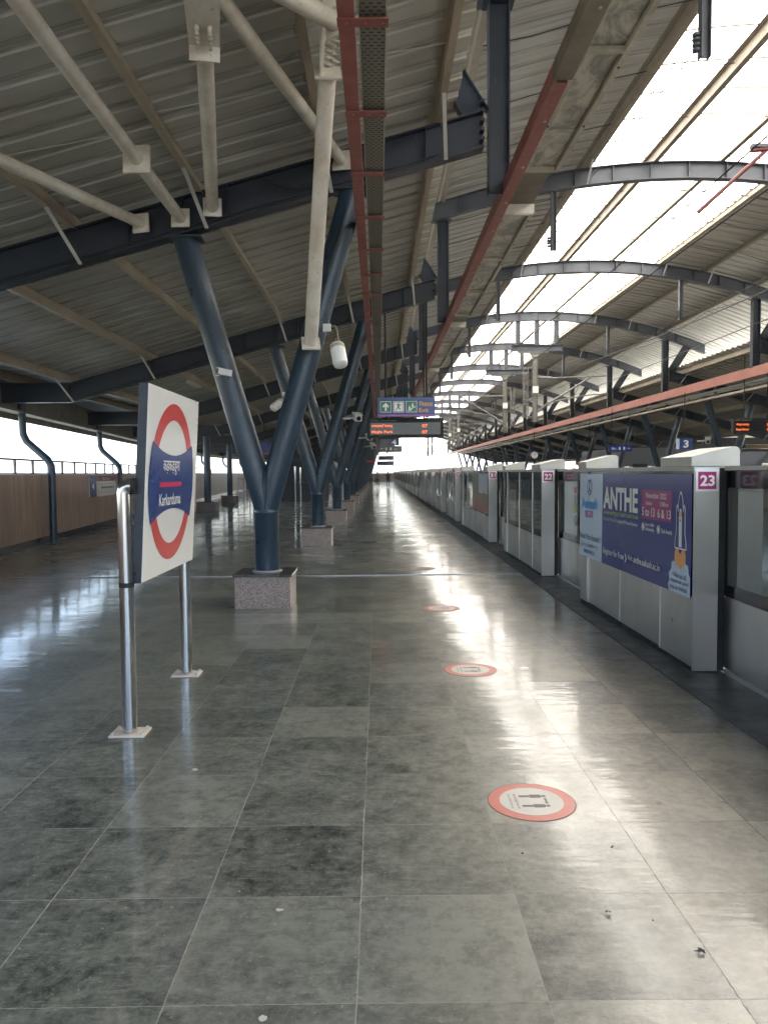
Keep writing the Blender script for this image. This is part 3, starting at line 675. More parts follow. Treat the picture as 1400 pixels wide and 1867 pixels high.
def psd_box(y0, L, label, num, glazed=True, group='fixed panels of the near platform screen', nb_far=False):
    T = thing('screen_panel', label, 'screen panel', (PX, y0, 0), group)
    secs = [.70]; rest = L-.70-.34; n = max(1, round(rest/1.15)); secs += [rest/n]*n; secs.append(.34)
    y = y0+.012
    for k, s_ in enumerate(secs):
        x = PX if k in (0, len(secs)-1) else PX+.018
        e = y0+L-.001 if k == len(secs)-1 else y+s_
        window_unit(T, y, min(e, y0+L-.012), x+.002)
        if k < len(secs)-1:
            if glazed: MB().box(x-.004, x+.006, y+s_-.007, y+s_+.007, .05, 1.62).build('mullion', 'stainless_light', T)
            else: MB().box(x-.003, x+.004, y+s_-.004, y+s_+.004, .05, .60).build('mullion', 'stainless_light', T)
        y += s_
    # near and far jamb faces, full height stainless
    J = MB().box(PX, PX+.20, y0, y0+.011, .02, 1.66).build('jamb', 'stainless', T)
    MB().box(PX+.03, PX+.20, y0+L-.011, y0+L, .02, 1.66).build('jamb', 'stainless', T)
    MB().box(PX+.201, PX+.255, y0+.002, y0+L-.002, .02, 1.655).build('track_side_lining', 'rubber', T)
    MB().box(PX-.004, PX+.20, y0+.012, y0+L-.012, 1.632, 1.670).build('top_rail', 'cap_white', T)
    MB().box(PX+.012, PX+.20, y0+.012, y0+L-.012, .0, .049).build('base_plinth', 'rubber', T)
    cap(T, y0-.004, y0+.66); cap(T, y0+L-.36, y0+L)
    pl = MB().box(PX+.008, PX+.192, y0-.006, y0-.001, 1.47, 1.645).build('number_plate', 'white', J)
    if num or nb_far: MB().box(PX+.028, PX+.172, y0-.0085, y0-.0062, 1.488, 1.627).build('plate_field', 'purple', pl)
    if num: text(str(num), 'lettering', 'white', pl, (PX+.042, y0-.010, 1.512), (1, 0, 0), (0, 0, 1), .116, .088, .03)
    b_ = MB(); b_.lathe([(.018, 0), (.018, .006)], 14, (PX+.0, y0+.42, .36), (-1, 0, 0)); b_.build('key_lock', 'stainless_dark', T)
    return T
def psd_door(y0, y1, label, group='sliding doors of the near platform screen'):
    T = thing('screen_door', label, 'sliding door', (2.77, y0, 0), group)
    ym = (y0+y1)/2; x = 2.775
    for a, c in ((y0-.04, ym-.004), (ym+.004, y1+.04)):
        L_ = MB().box(x, x+.03, a, c, .045, .62).build('door_leaf', 'stainless', T)
        f_ = MB(); f_.box(x+.003, x+.03, a, a+.045, .624, 1.63); f_.box(x+.003, x+.03, c-.045, c, .624, 1.63); f_.box(x+.003, x+.03, a+.045, c-.045, .624, .72); f_.box(x+.003, x+.03, a+.045, c-.045, 1.50, 1.63)
        F = f_.build('leaf_frame', 'black', L_)
        MB().box(x+.012, x+.020, a+.045, c-.045, .72, 1.50).build('pane', 'glass', L_)
        m_ = a+.12 if a > ym-.1 else c-.22
        MB().box(x+.008, x+.0115, m_, m_+.12, 1.33, 1.41).build('notice', 'sign_red', L_)
        MB().box(x+.008, x+.0115, m_, m_+.12, 1.12, 1.325).build('notice', 'paper', L_)
        MB().box(x+.008, x+.0115, m_, m_+.12, 1.06, 1.115).build('notice', 'lime', L_)
        hy = c-.022 if a < ym-.1 else a+.022
        MB().tube([(x-.004, hy, .88), (x-.018, hy, .90), (x-.018, hy, 1.00), (x-.004, hy, 1.02)], .007, 8).build('handle', 'stainless_dark', L_)
        mm = m_+.06; s_ = 1 if a < ym-.1 else -1
        MB().lathe([(.07, 0), (.07, .0028)], 20, (x+.0115, mm, .93), (-1, 0, 0)).build('arrow_sticker', 'paper', L_)
    MB().box(x-.02, x+.06, y0+.02, y1-.02, .008, .04).build('threshold', 'stainless_light', T)
    MB().box(x-.03, x+.05, y0+.01, y1-.01, 1.636, 1.668).build('head_rail', 'cap_white', T)
starts = [(.42, 3.1, 24), (6.02, 3.42, 23), (11.68, 3.56, 22), (17.37, 5.75, 21), (24.96, 3.2, 20), (30.5, 3.3, 19), (36.1, 3.3, 18), (41.7, 5.6, 17), (49.4, 3.2, 16), (54.9, 3.2, 15), (60.5, 3.2, 14), (66.1, 5.6, 13), (73.8, 3.2, 12), (79.4, 3.2, 11), (85., 3.2, 10), (90.6, 5.6, 9), (98.2, 3.2, 8), (103.8, 3.2, 7), (109.4, 3.2, 6), (115, 5.6, 5), (122.7, 3.2, 4)]
for k, (y0, L, nb) in enumerate(starts):
    lab = {24: 'steel and glass screen panel at the right edge, nearest the camera', 23: 'steel screen panel with number plate 23 carrying the blue poster', 22: 'steel and glass screen panel with number plate 22', 21: 'steel and glass screen panel with number plate 21 and a painted picture'}.get(nb, f'steel and glass fixed screen panel, {ORD[k]} from the camera along the track edge')
    psd_box(y0, L, lab, nb if nb > 18 else None, glazed=(nb != 23))
    if k+1 < len(starts):
        psd_door(y0+L, starts[k+1][0], f'sliding glass door pair recessed between fixed screen panels, {ORD[k]} from the camera')
# opposite screen, seen from its track side
pb = psd_box(6.02, 3.4, 'screen panel on the far side of the tracks, first of its row', None, group='fixed panels of the opposite platform screen'); src = pb
src.rotation_euler = (0, 0, PI); src.location = (2*XC-PX, 9.6, 0)
for k in range(1, 18):
    c = copy_tree(src); c.location = (2*XC-PX, 9.6+6.2*k, 0); c['label'] = f'screen panel on the far side of the tracks, {ORD[k]} of its row from the right'
sd0 = thing('screen_door', 'glass door pair on the far side of the tracks, first of its row', 'sliding door', (2*XC-PX-.2, 9.65, 0), 'sliding doors of the opposite platform screen')
for a, c in ((9.66, 10.98), (11.0, 12.32)):
    L_ = MB().box(11.26, 11.29, a, c, .045, .62).build('door_leaf', 'stainless', sd0); MB().box(11.27, 11.28, a+.05, c-.05, .68, 1.56).build('pane', 'glass', L_)
    f_ = MB(); f_.box(11.262, 11.288, a, a+.05, .62, 1.64); f_.box(11.262, 11.288, c-.05, c, .62, 1.64); f_.box(11.262, 11.288, a+.05, c-.05, 1.56, 1.64); f_.build('leaf_frame', 'black', L_)
for k in range(1, 17):
    c = copy_tree(sd0); c.location = sd0.location+V3((0, 6.2*k, 0)); c['label'] = f'glass door pair on the far side of the tracks, {ORD[k]} of its row from the right'
# ------------------------------------------------------------------ poster on screen panel
PXo = PX-.004
Pst = thing('poster', 'wide navy exam poster with white left end and a rocket on the nearest screen panel', 'poster', (PXo, 9.4, .6))
def rectp(y0, y1, z0, z1, lay, name, mat, par=None):   # y0 (far, left) > y1 (near, right)
    x = PXo-.0012*lay; return MB().box(x-.001, x, y1, y0, z0, z1).build(name, mat, par or Pst)
def polyp(pts, lay, name, mat, par=None):
    x = PXo-.0012*lay; return MB().prism([(x, y, z) for y, z in pts], (-.001, 0, 0)).build(name, mat, par or Pst)
def tp(s_, y0, y1, z0, z1, mat, bold=.0, lay=3, name='lettering'):
    return text(s_, name, mat, Pst, (PXo-.0012*lay, y0, z0), (0, -1, 0), (0, 0, 1), y0-y1, z1-z0, bold, .0005)
rectp(9.42, 6.05, .605, 1.605, 0, 'sheet', 'navy_sign'); polyp([(9.42, .603), (8.50, .603), (8.47, 1.607), (9.42, 1.607)], 1, 'left_field', 'pale_blue')
def ringp(cy, cz, ry, rz, th, lay, name, mat, n=36, a0=0, a1=2*PI, x=None):
    X_ = PXo-.0012*lay; b_ = MB()
    for k in range(n):
        t0, t1 = a0+(a1-a0)*k/n, a0+(a1-a0)*(k+1)/n
        b_.prism([(X_, cy+ry*math.cos(t0), cz+rz*math.sin(t0)), (X_, cy+ry*math.cos(t1), cz+rz*math.sin(t1)), (X_, cy+(ry-th)*math.cos(t1), cz+(rz-th)*math.sin(t1)), (X_, cy+(ry-th)*math.cos(t0), cz+(rz-th)*math.sin(t0))], (-.001, 0, 0))
    return b_.build(name, mat, Pst)
ringp(8.99, 1.445, .105, .095, .016, 3, 'emblem', 'sign_blue')
polyp([(9.005, 1.52), (8.975, 1.52), (8.975, 1.44), (8.92, 1.385), (8.94, 1.37), (8.99, 1.415), (9.04, 1.37), (9.06, 1.385), (9.005, 1.44)], 3, 'emblem', 'sign_blue')
tp('Aakash', 9.34, 8.66, 1.185, 1.32, 'skyblue', .045)
polyp([(9.20, 1.17), (8.84, 1.17), (8.84, 1.09), (9.16, 1.08)], 2, 'tag_field', 'strip_purple'); tp('DIGITAL', 9.06, 8.87, 1.105, 1.15, 'white', .02)
tp('Preet Vihar Branch', 9.38, 8.60, .815, .89, 'ink', .008); tp('(011) 42448811/12', 9.33, 8.65, .715, .77, 'ink', .005); tp('8800909225', 9.23, 8.77, .65, .695, 'ink', .005)
tp('ANTHE', 8.43, 7.31, 1.225, 1.465, 'white', .035)
tp('AAKASH NATIONAL TALENT HUNT EXAM', 8.43, 7.31, 1.165, 1.20, 'lime', .005); tp('For Class VII to XII Studying & XII Passed Students', 8.43, 7.31, 1.085, 1.13, 'white', .0)
rectp(7.20, 6.47, 1.19, 1.46, 1, 'date_field', 'purple')
tp('November 2022', 7.09, 6.58, 1.385, 1.435, 'white', .012); tp('Online', 7.09, 6.93, 1.32, 1.355, 'white', .008); tp('Offline', 6.73, 6.54, 1.32, 1.36, 'white', .008)
tp('5 to 13', 7.19, 6.86, 1.215, 1.295, 'white', .015); tp('6 & 13', 6.79, 6.48, 1.215, 1.295, 'white', .015)
for cy in (7.16, 6.765): ringp(cy, 1.11, .038, .038, .008, 3, 'badge', 'white', 20); polyp([(cy+.018, 1.09), (cy-.018, 1.09), (cy-.018, 1.13), (cy+.018, 1.13)], 3, 'badge', 'white')
tp('Up to 100%', 7.10, 6.87, 1.115, 1.15, 'white', .01); tp('Scholarship', 7.10, 6.87, 1.07, 1.11, 'white', .01); tp('Cash Awards', 6.70, 6.45, 1.085, 1.125, 'white', .01)
tp('Register for Free', 8.43, 7.72, .705, .79, 'white', .012); polyp([(7.69, .795), (7.665, .795), (7.63, .75), (7.665, .705), (7.69, .705), (7.655, .75)], 3, 'chevron', 'white')
tp('Visit:', 7.60, 7.45, .745, .795, 'white', .0); tp('anthe.aakash.ac.in', 7.42, 6.72, .735, .80, 'white', .014)
# rocket
cy = 6.27
polyp([(cy+.12, .98), (cy+.12, 1.04), (cy+.095, 1.12), (cy+.095, 1.33), (cy+.07, 1.36), (cy+.06, 1.30), (cy+.045, 1.40), (cy+.015, 1.455), (cy, 1.465), (cy-.015, 1.455), (cy-.045, 1.40), (cy-.06, 1.30), (cy-.07, 1.36), (cy-.095, 1.33), (cy-.095, 1.12), (cy-.12, 1.04), (cy-.12, .98)], 1, 'rocket_outline', 'white')
polyp([(cy+.108, .992), (cy+.108, 1.04), (cy+.084, 1.12), (cy+.084, 1.325), (cy+.072, 1.335), (cy+.05, 1.28), (cy+.036, 1.39), (cy+.01, 1.445), (cy-.01, 1.445), (cy-.036, 1.39), (cy-.05, 1.28), (cy-.072, 1.335), (cy-.084, 1.325), (cy-.084, 1.12), (cy-.108, 1.04), (cy-.108, .992)], 2, 'rocket_body', 'navy_sign')
polyp([(cy+.03, 1.0), (cy+.03, 1.25), (cy+.012, 1.32), (cy-.012, 1.32), (cy-.03, 1.25), (cy-.03, 1.0)], 3, 'rocket_hull', 'white')
polyp([(cy+.030, 1.25), (cy+.022, 1.29), (cy, 1.305), (cy-.022, 1.29), (cy-.030, 1.25)], 4, 'rocket_nose', 'orange'); polyp([(cy+.016, 1.215), (cy, 1.24), (cy-.016, 1.215)], 4, 'rocket_window', 'ink')
fl_ = [(cy+.11, .80), (cy+.115, .93)] + [(cy+.065+.05*math.cos(a_*PI/6), .93+.055*math.sin(a_*PI/6)) for a_ in range(1, 6)] + [(cy, .94)] + [(cy-.065+.05*math.cos(a_*PI/6), .93+.055*math.sin(a_*PI/6)) for a_ in range(1, 6)] + [(cy-.115, .93), (cy-.11, .80)]
polyp(fl_, 2.5, 'flame', 'orange')
sm = [(6.50, .607), (6.52, .66), (6.49, .70), (6.50, .76), (6.45, .80), (6.44, .86), (6.38, .875), (6.34, .83), (6.30, .84), (6.27, .80), (6.23, .84), (6.19, .83), (6.16, .875), (6.10, .86), (6.09, .80), (6.06, .77), (6.055, .607)]
polyp(sm, 4, 'smoke', 'pale_blue')
tp('*Win an all', 6.42, 6.13, .735, .785, 'ink', .006, 6); tp('expense paid', 6.46, 6.09, .68, .73, 'ink', .006, 6); tp('trip to NASA', 6.47, 6.10, .622, .672, 'ink', .012, 6)
# painted picture on panel 21: green ground, sky, terracotta building shapes
T = thing('poster', 'faded picture of terracotta buildings under pale sky on screen panel 21', 'poster', (PX, 20, .6))
def r21(y0, y1, z0, z1, lay, name, mat): return MB().box(PX-.006-.0012*lay, PX-.005-.0012*lay, y1, y0, z0, z1).build(name, mat, T)
MT['dull_green'] = paint('dull_green_print', (.16, .22, .12), (.30, .20, .13), .3, scale=4, amt=1, bump=0); MT['terracotta'] = paint('terracotta_print', (.38, .15, .09), (.25, .10, .06), .3, scale=5, amt=1, bump=0)
MT['pale_print'] = paint('pale_print', (.42, .52, .62), (.6, .64, .66), .3, scale=5, amt=1, bump=0)
r21(20.3, 17.45, .66, 1.60, 0, 'sheet', 'dull_green'); r21(19.0, 17.46, 1.12, 1.598, 1, 'sky_field', 'pale_print'); r21(20.1, 17.46, .662, .95, 1, 'ground_field', 'terracotta')
for k, (a, c, h) in enumerate(((19.9, 19.6, 1.18), (19.4, 19.2, 1.3), (18.9, 18.5, 1.12), (18.2, 17.9, 1.2))):
    x = PX-.0085; MB().prism([(x, a, .95), (x, c, .95), (x, c+.02, h-.08), (x, (a+c)/2, h), (x, a-.02, h-.08)], (-.001, 0, 0)).build('building_shape', 'terracotta', T)
# ------------------------------------------------------------------ station name sign
SX, SY0, SY1, SZ0, SZ1 = -1.42, 4.75, 6.05, .955, 2.21
T = thing('station_sign', 'white double-post station name sign with red ring and blue band', 'sign', (-1.58, 5.4, 0))
b_ = MB(); b_.box(SX-.062, SX-.006, SY0, SY1, SZ0, SZ1); b_.build('sign_case', 'dark_steel', T)
Pn = MB().box(SX-.005, SX, SY0+.004, SY1-.003, SZ0+.003, SZ1-.003).build('sign_face', 'sign_white', T)
def sp(pts, lay, name, mat): return MB().prism([(SX+.0012*lay, y, z) for y, z in pts], (.001, 0, 0)).build(name, mat, Pn)
cyy, czz = 5.37, 1.585
def ringseg(a0, a1, n=30):
    b_ = MB(); ro, ri = .545, .43
    for k in range(n):
        t0, t1 = a0+(a1-a0)*k/n, a0+(a1-a0)*(k+1)/n
        b_.prism([(SX+.0012, cyy+r_*math.cos(t_), czz+r_*math.sin(t_)) for r_, t_ in ((ro, t0), (ro, t1), (ri, t1), (ri, t0))], (.001, 0, 0))
    return b_.build('red_ring', 'sign_red', Pn)
ringseg(math.radians(20), math.radians(160)); ringseg(math.radians(200), math.radians(340))
bz = []
for k in range(17): t_ = -1+2*k/16; bz.append((cyy+.50*t_, czz+.185+.085*t_*t_))
for k in range(1, 10): t_ = math.radians(28.4-56.8*k/10); bz.append((cyy+.568*math.cos(t_), czz+.568*math.sin(t_)))
for k in range(17): t_ = 1-2*k/16; bz.append((cyy+.50*t_, czz-.185-.085*t_*t_))
for k in range(1, 10): t_ = math.radians(208.4-56.8*k/10); bz.append((cyy+.568*math.cos(t_), czz+.568*math.sin(t_)))
nb_ = len(bz); MB().add([(SX+.0036, y, z) for y, z in bz], [tuple(range(nb_))[::-1]]).build('blue_band', 'sign_blue', Pn)
sp([(5.05, 1.552), (5.60, 1.552), (5.60, 1.586), (5.05, 1.586)], 4, 'red_bar', 'pinkred')
text('कड़कड़डूमा', 'lettering', 'white', Pn, (SX+.006, 5.11, 1.632), (0, 1, 0), (0, 0, 1), .42, .10, .012); text('Karkarduma', 'lettering', 'white', Pn, (SX+.006, 5.04, 1.425), (0, 1, 0), (0, 0, 1), .54, .082, .018)
def shear(o):
    if o.type == 'MESH':
        for v in o.data.vertices: v.co.x += (v.co.z-2.21)*.060
    for ch in [k for k in COL.objects if k.parent == o]: shear(ch)
for ch in [k for k in COL.objects if k.parent == T]: shear(ch)
for yy in (4.73, 6.13):
    b_ = MB(); px_ = -1.585 if yy < 5 else -1.58
    b_.tube([(px_, yy, .02), (px_, yy, 1.525), (px_+.006, yy, 1.555), (px_+.03, yy, 1.568), (SX-.105, yy, 1.568)], .045, 28); P = b_.build('post', 'polished', T)
    MB().box(px_-.11, px_+.11, yy-.085, yy+.085, .002, .014).build('base_plate', 'cream', P)
    for a, c in ((-.09, -.065), (.09, -.065), (-.09, .065), (.09, .065)):
        k = MB(); k.lathe([(.010, .014), (.010, .028)], 8, (px_+a, yy+c, 0)); k.build('anchor_bolt', 'galvframe', P)
    MB().lathe([(.0475, .935), (.0475, .965)], 24, (px_, yy, 0)).build('collar', 'rubber', P)
    MB().lathe([(.052, 0), (.052, .02)], 20, (SX-.112, yy, 1.568), (1, 0, 0)).build('bracket', 'rubber', P)
    MB().tube([(px_+.03, yy, 1.02), (SX-.13, yy+(.03 if yy < 5 else -.12), 1.02)], .02, 14).build('bracket', 'rubber', P)
# ------------------------------------------------------------------ hanging signs
EY = 17.26
T = thing('exit_sign', 'blue hanging exit sign with three green pictograms and yellow lettering', 'sign', (.63, EY, 3.3))
MB().box(-.015, 1.285, EY, EY+.12, 2.90, 3.335).build('board', 'sign_blue', T)
MB().box(-.014, 1.284, EY-.003, EY-.001, 2.905, 2.945).build('purple_strip', 'strip_purple', T)
for k, x in enumerate((.045, .335, .625)):
    Wf = MB().box(x, x+.252, EY-.004, EY-.001, 3.0, 3.25).build('pictogram', 'white', T); MB().box(x+.01, x+.242, EY-.006, EY-.0045, 3.01, 3.24).build('pictogram_field', 'green_sign', Wf)
    def pg(pts, lay=1, m_='white'): return MB().prism([(x+.01+.232*a, EY-.0068-.0012*lay, 3.01+.23*c) for a, c in pts], (0, -.001, 0)).build('symbol', m_, Wf)
    if k == 0: pg([(.42, .1), (.58, .1), (.58, .52), (.80, .42), (.80, .58), (.5, .90), (.2, .58), (.2, .42), (.42, .52)])
    elif k == 1:
        pg([(.06, .06), (.94, .06), (.94, .94), (.06, .94)]); pg([(.30, .72), (.45, .82), (.62, .70), (.80, .78), (.78, .70), (.60, .60), (.55, .45), (.72, .25), (.66, .18), (.45, .38), (.30, .15), (.15, .18), (.18, .24), (.28, .24), (.40, .48), (.42, .62), (.34, .66)], 2, 'green_sign'); pg([(.50, .84), (.60, .84), (.60, .92), (.50, .92)], 2, 'green_sign')
    else:
        pg([(.15, .10), (.42, .10), (.72, .42), (.90, .42), (.90, .52), (.66, .52), (.36, .20), (.15, .20)])
        for dx, dz in ((.22, .24), (.52, .52)): pg([(dx, dz), (dx+.20, dz), (dx+.17, dz+.26), (dx+.03, dz+.26)]); pg([(dx+.06, dz+.28), (dx+.14, dz+.28), (dx+.14, dz+.36), (dx+.06, dz+.36)])
text('िनकास', 'lettering', 'yellow', T, (.925, EY-.004, 3.125), (1, 0, 0), (0, 0, 1), .31, .125, .008); text('Exit', 'lettering', 'yellow', T, (.925, EY-.004, 3.0), (1, 0, 0), (0, 0, 1), .215, .095, .012)
for x in (.17, 1.10): MB().tube([(x, EY+.06, 3.336), (x, EY+.06, zlow(x)-.01)], .024, 10).build('hanger_pole', 'rubber', T)
DY = 17.55
def led_board(label, x0, x1, y, z0, z1, l1, l2, top, tagm=True):
    T = thing('departure_display', label, 'display', ((x0+x1)/2, y, z1)); w_, h_ = x1-x0, z1-z0
    MB().box(x0, x1, y, y+.16, z0, z1).build('housing', 'rubber', T); MB().box(x0+.04*w_, x1-.04*w_, y-.006, y-.001, z0+.16*h_, z0+.78*h_).build('screen', 'black', T)
    text(top, 'lettering', 'galvframe', T, (x0+.05*w_, y-.004, z0+.84*h_), (1, 0, 0), (0, 0, 1), .34*w_, .09*h_, .0)
    text(l1, 'lettering', 'led', T, (x0+.06*w_, y-.009, z0+.50*h_), (1, 0, 0), (0, 0, 1), .28*w_, .20*h_, .01); text(l2, 'lettering', 'led', T, (x0+.06*w_, y-.009, z0+.20*h_), (1, 0, 0), (0, 0, 1), .28*w_, .17*h_, .02)
    text('07', 'lettering', 'led', T, (x0+.72*w_, y-.009, z0+.20*h_), (1, 0, 0), (0, 0, 1), .07*w_, .17*h_, .02); text('07', 'lettering', 'led', T, (x0+.72*w_, y-.009, z0+.52*h_), (1, 0, 0), (0, 0, 1), .07*w_, .17*h_, .02)
    for x in (x0+.25*w_, x1-.25*w_): MB().tube([(x, y+.08, z1+.001), (x, y+.08, zlow(min(x, 2*XC-x))-.01)], .02, 8).build('hanger_pole', 'rubber', T)
led_board('black departure display with orange lettering hanging below the exit sign', -.26, 1.50, DY, 2.44, 2.885, 'मजलसि पाकर्', 'Majlis Park', 'गंतव्य / Destination')
led_board('black departure display with orange lettering over the opposite platform at the right edge', 12.15, 13.75, 26., 2.86, 3.40, 'मौजपुर-बाबरपुर', 'Maujpur-Babarpur', 'गंतव्य / Destination')
Y4 = 44.
T = thing('platform_sign', 'dark board with a blue panel and white number 4 hanging over the platform', 'sign', (.7, Y4, 3.6))
MB().box(.03, .62, Y4, Y4+.1, 3.20, 3.58).build('board', 'darkglass', T); MB().box(.625, 1.20, Y4, Y4+.1, 3.20, 3.58).build('number_panel', 'sign_blue', T)
text('4', 'lettering', 'white', T, (.76, Y4-.003, 3.24), (1, 0, 0), (0, 0, 1), .27, .30, .03)
T = thing('exit_sign', 'dark hanging board with white arrow and symbols below the number 4 board', 'sign', (.7, Y4, 3.1))
MB().box(.03, 1.35, Y4, Y4+.1, 2.82, 3.17).build('board', 'darkglass', T); MB().box(.031, 1.349, Y4-.003, Y4-.001, 2.82, 2.87).build('red_strip', 'maroon', T)
text('←', 'lettering', 'white', T, (.10, Y4-.004, 2.97), (1, 0, 0), (0, 0, 1), .20, .10, .02); text('Exit', 'lettering', 'white', T, (.88, Y4-.004, 2.95), (1, 0, 0), (0, 0, 1), .22, .10, .01)
for x in (.40, .66): MB().box(x, x+.10, Y4-.004, Y4-.001, 2.93, 3.08).build('symbol', 'white', T)
for x in (.3, 1.1): MB().tube([(x, Y4+.05, 3.58), (x, Y4+.05, 5.3)], .02, 8).build('hanger_pole', 'rubber', T)
for yy, x0, x1, z0, z1, lb in ((68, 0, 1.28, 2.76, 3.12, 'small dark hanging sign farther down the platform beyond the number 4 board'), (92, -.2, 1.75, 2.50, 3.0, 'wide dark hanging display farthest down the platform'), (60, -.95, -.25, 2.45, 2.62, 'small red hanging board beside the far columns')):
    T = thing('hanging_sign', lb, 'sign', (x0, yy, z1)); MB().box(x0, x1, yy, yy+.1, z0, z1).build('board', 'darkglass' if x0 > -.5 else 'sign_red', T)
    for x in (x0+.2, x1-.2): MB().tube([(x, yy+.05, z1), (x, yy+.05, zlow(x))], .02, 6).build('hanger_pole', 'rubber', T)
# opposite side signs and clock
T = thing('platform_sign', 'small blue sign with white number 3 over the opposite platform', 'sign', (12.05, 30, 2.9))
MB().box(11.90, 12.42, 30, 30.08, 2.46, 2.90).build('board', 'sign_blue', T); MB().box(11.80, 11.895, 30, 30.08, 2.47, 2.89).build('end_panel', 'pale_blue', T)
text('3', 'lettering', 'white', T, (12.05, 29.995, 2.53), (1, 0, 0), (0, 0, 1), .21, .30, .03); MB().tube([(12.1, 30.04, 2.9), (12.1, 30.04, 4.72)], .018, 8).build('hanger_pole', 'rubber', T)
T = thing('exit_sign', 'dark blue hanging exit sign with white symbols over the opposite platform', 'sign', (12.7, 40, 3))
MB().box(12.12, 13.36, 40, 40.1, 2.64, 2.98).build('board', 'navy_sign', T); text('Exit', 'lettering', 'white', T, (12.3, 39.995, 2.76), (1, 0, 0), (0, 0, 1), .22, .12, .01); text('→', 'lettering', 'white', T, (13.08, 39.995, 2.77), (1, 0, 0), (0, 0, 1), .18, .10, .02)
for x in (12.66, 12.9): MB().box(x, x+.09, 39.994, 39.999, 2.74, 2.90).build('symbol', 'white', T)
for x in (12.3, 13.2): MB().tube([(x, 40.05, 2.98), (x, 40.05, 4.9)], .018, 8).build('hanger_pole', 'rubber', T)
T = thing('platform_clock', 'round white clock hanging over the opposite platform', 'clock', (11.9, 58, 2.85))
k = MB(); k.lathe([(.30, 0), (.30, .12)], 28, (11.9, 58, 2.88), (0, -1, 0)); k.build('case', 'sign_blue', T); k = MB(); k.lathe([(.25, .121), (.25, .125)], 28, (11.9, 58, 2.88), (0, -1, 0)); k.build('dial', 'white', T)
k = MB(); k.beam((11.9, 57.87, 2.88), (11.83, 57.87, 2.98), .03, .01, (0, 1, 0)); k.beam((11.9, 57.865, 2.88), (11.9, 57.865, 3.07), .022, .01, (0, 1, 0)); k.build('clock_hands', 'ink', T)
MB().tube([(11.9, 58.06, 3.2), (11.9, 58.06, 4.75)], .02, 8).build('hanger_pole', 'rubber', T)
# ------------------------------------------------------------------ loudspeakers and cameras
def speaker(label, c, ax, br, s=1.):
    T = thing('loudspeaker', label, 'loudspeaker', br); c = V3(c); ax = V3(ax).normalized()
    b_ = MB(); b_.lathe([(.02, -.17*s), (.075*s, -.165*s), (.090*s, -.15*s), (.094*s, -.10*s), (.094*s, .12*s), (.088*s, .145*s), (.07*s, .155*s), (.01, .158*s)], 28, c, ax); b_.build('housing', 'speaker', T)
    b_ = MB(); b_.lathe([(.0955*s, -.13*s), (.0955*s, -.08*s)], 28, c, ax); b_.build('rear_band', 'galvframe', T)
    b = V3(br); b_ = MB(); e = c-ax*.16*s; b_.tube([b, b+V3((.10*s, -.03, .02)), b+V3((.13*s, -.05, -.06*s)), e+V3((.01, 0, .05)), e], .011, 8); b_.build('cable', 'plate_beige', T)
    b_ = MB(); b_.box(b.x-.05, b.x+.045, b.y-.03, b.y+.03, b.z-.045, b.z+.045); b_.build('junction_box', 'camera_white', T)
speaker('white cylindrical loudspeaker on the right arm of the nearest column', (-.46, 9.05, 3.03), (.18, -.55, -.95), (-.60, 9.16, 3.37), .95)
speaker('small white cylindrical loudspeaker on the left arm of the second column', (-2.26, 17.1, 3.17), (-.45, -.5, -.45), (-2.10, 17.2, 3.42), 1.0)
def cctv(label, p, d, sc=1.):
    T = thing('security_camera', label, 'camera', p); p = V3(p); d = V3(d).normalized(); q = p+V3((.28*sc, -.05, .03))
    MB().tube([p, p+V3((.1*sc, 0, 0)), q], .022*sc, 10).build('arm_bracket', 'camera_white', T)
    b_ = MB(); b_.beam(q-d*.14*sc, q+d*.16*sc, .13*sc, .12*sc); b_.beam(q-d*.15*sc+V3((0, 0, .068*sc)), q+d*.20*sc+V3((0, 0, .068*sc)), .15*sc, .012*sc); b_.build('housing', 'camera_white', T)
    b_ = MB(); b_.lathe([(.045*sc, 0), (.045*sc, .008)], 16, q+d*.161*sc, d); b_.build('lens', 'black', T)
cctv('white box security camera on the right arm of the second column', (-.80, 17.2, 2.86), (.25, -1, -.25), 1.15)
cctv('small security camera on the left arm of the nearest column', (-2.0, 9.3, 2.83), (-1, -.4, .2), .55)
cctv('white security camera farther along on the fourth column arm', (-.85, 33.1, 3.15), (.3, -1, -.3), 1.5)
cctv('white security camera on the fifth column arm down the platform', (-.75, 41.1, 3.05), (.3, -1, -.4), 1.6)
cctv('white security camera on a column arm of the opposite platform', (13.9, 33.1, 2.9), (-.4, -1, -.3), 1.6)
for i in range(5):
    y = FY[i]-.112; pts = [(x, y, zlow(x)+.05+.012*math.sin(9*x+i)) for x in [-6.6+.35*k for k in range(22)]]
    tag(MB().tube(pts, .011, 6).build('rafter_cable', 'rubber', None, pts[0]), f'thin black cable clipped along the lower edge of a rafter, {ORD[i]} from the camera', 'cable')
for i in range(4):
    for xx, lb in ((-5.2, 'outer'), (-1.1, 'inner')):
        y = FY[i]+4.2; z = zlow(xx)+RD+.03
        T = thing('roof_light', f'slim white light fitting under the left roof sheets, {lb} one in bay {["one", "two", "three", "four"][i]}', 'light fitting', (xx, y, z))
        if i == 0: 
            for o in [T]: bpy.data.objects.remove(o)
            continue
        MB().box(xx-.07, xx+.07, y-.6, y+.6, z-.10, z-.03).build('body', 'tube_lamp', T)
        MB().tube([(xx, y, z-.03), (xx, y, z+.15)], .01, 6).build('stem', 'rubber', T)
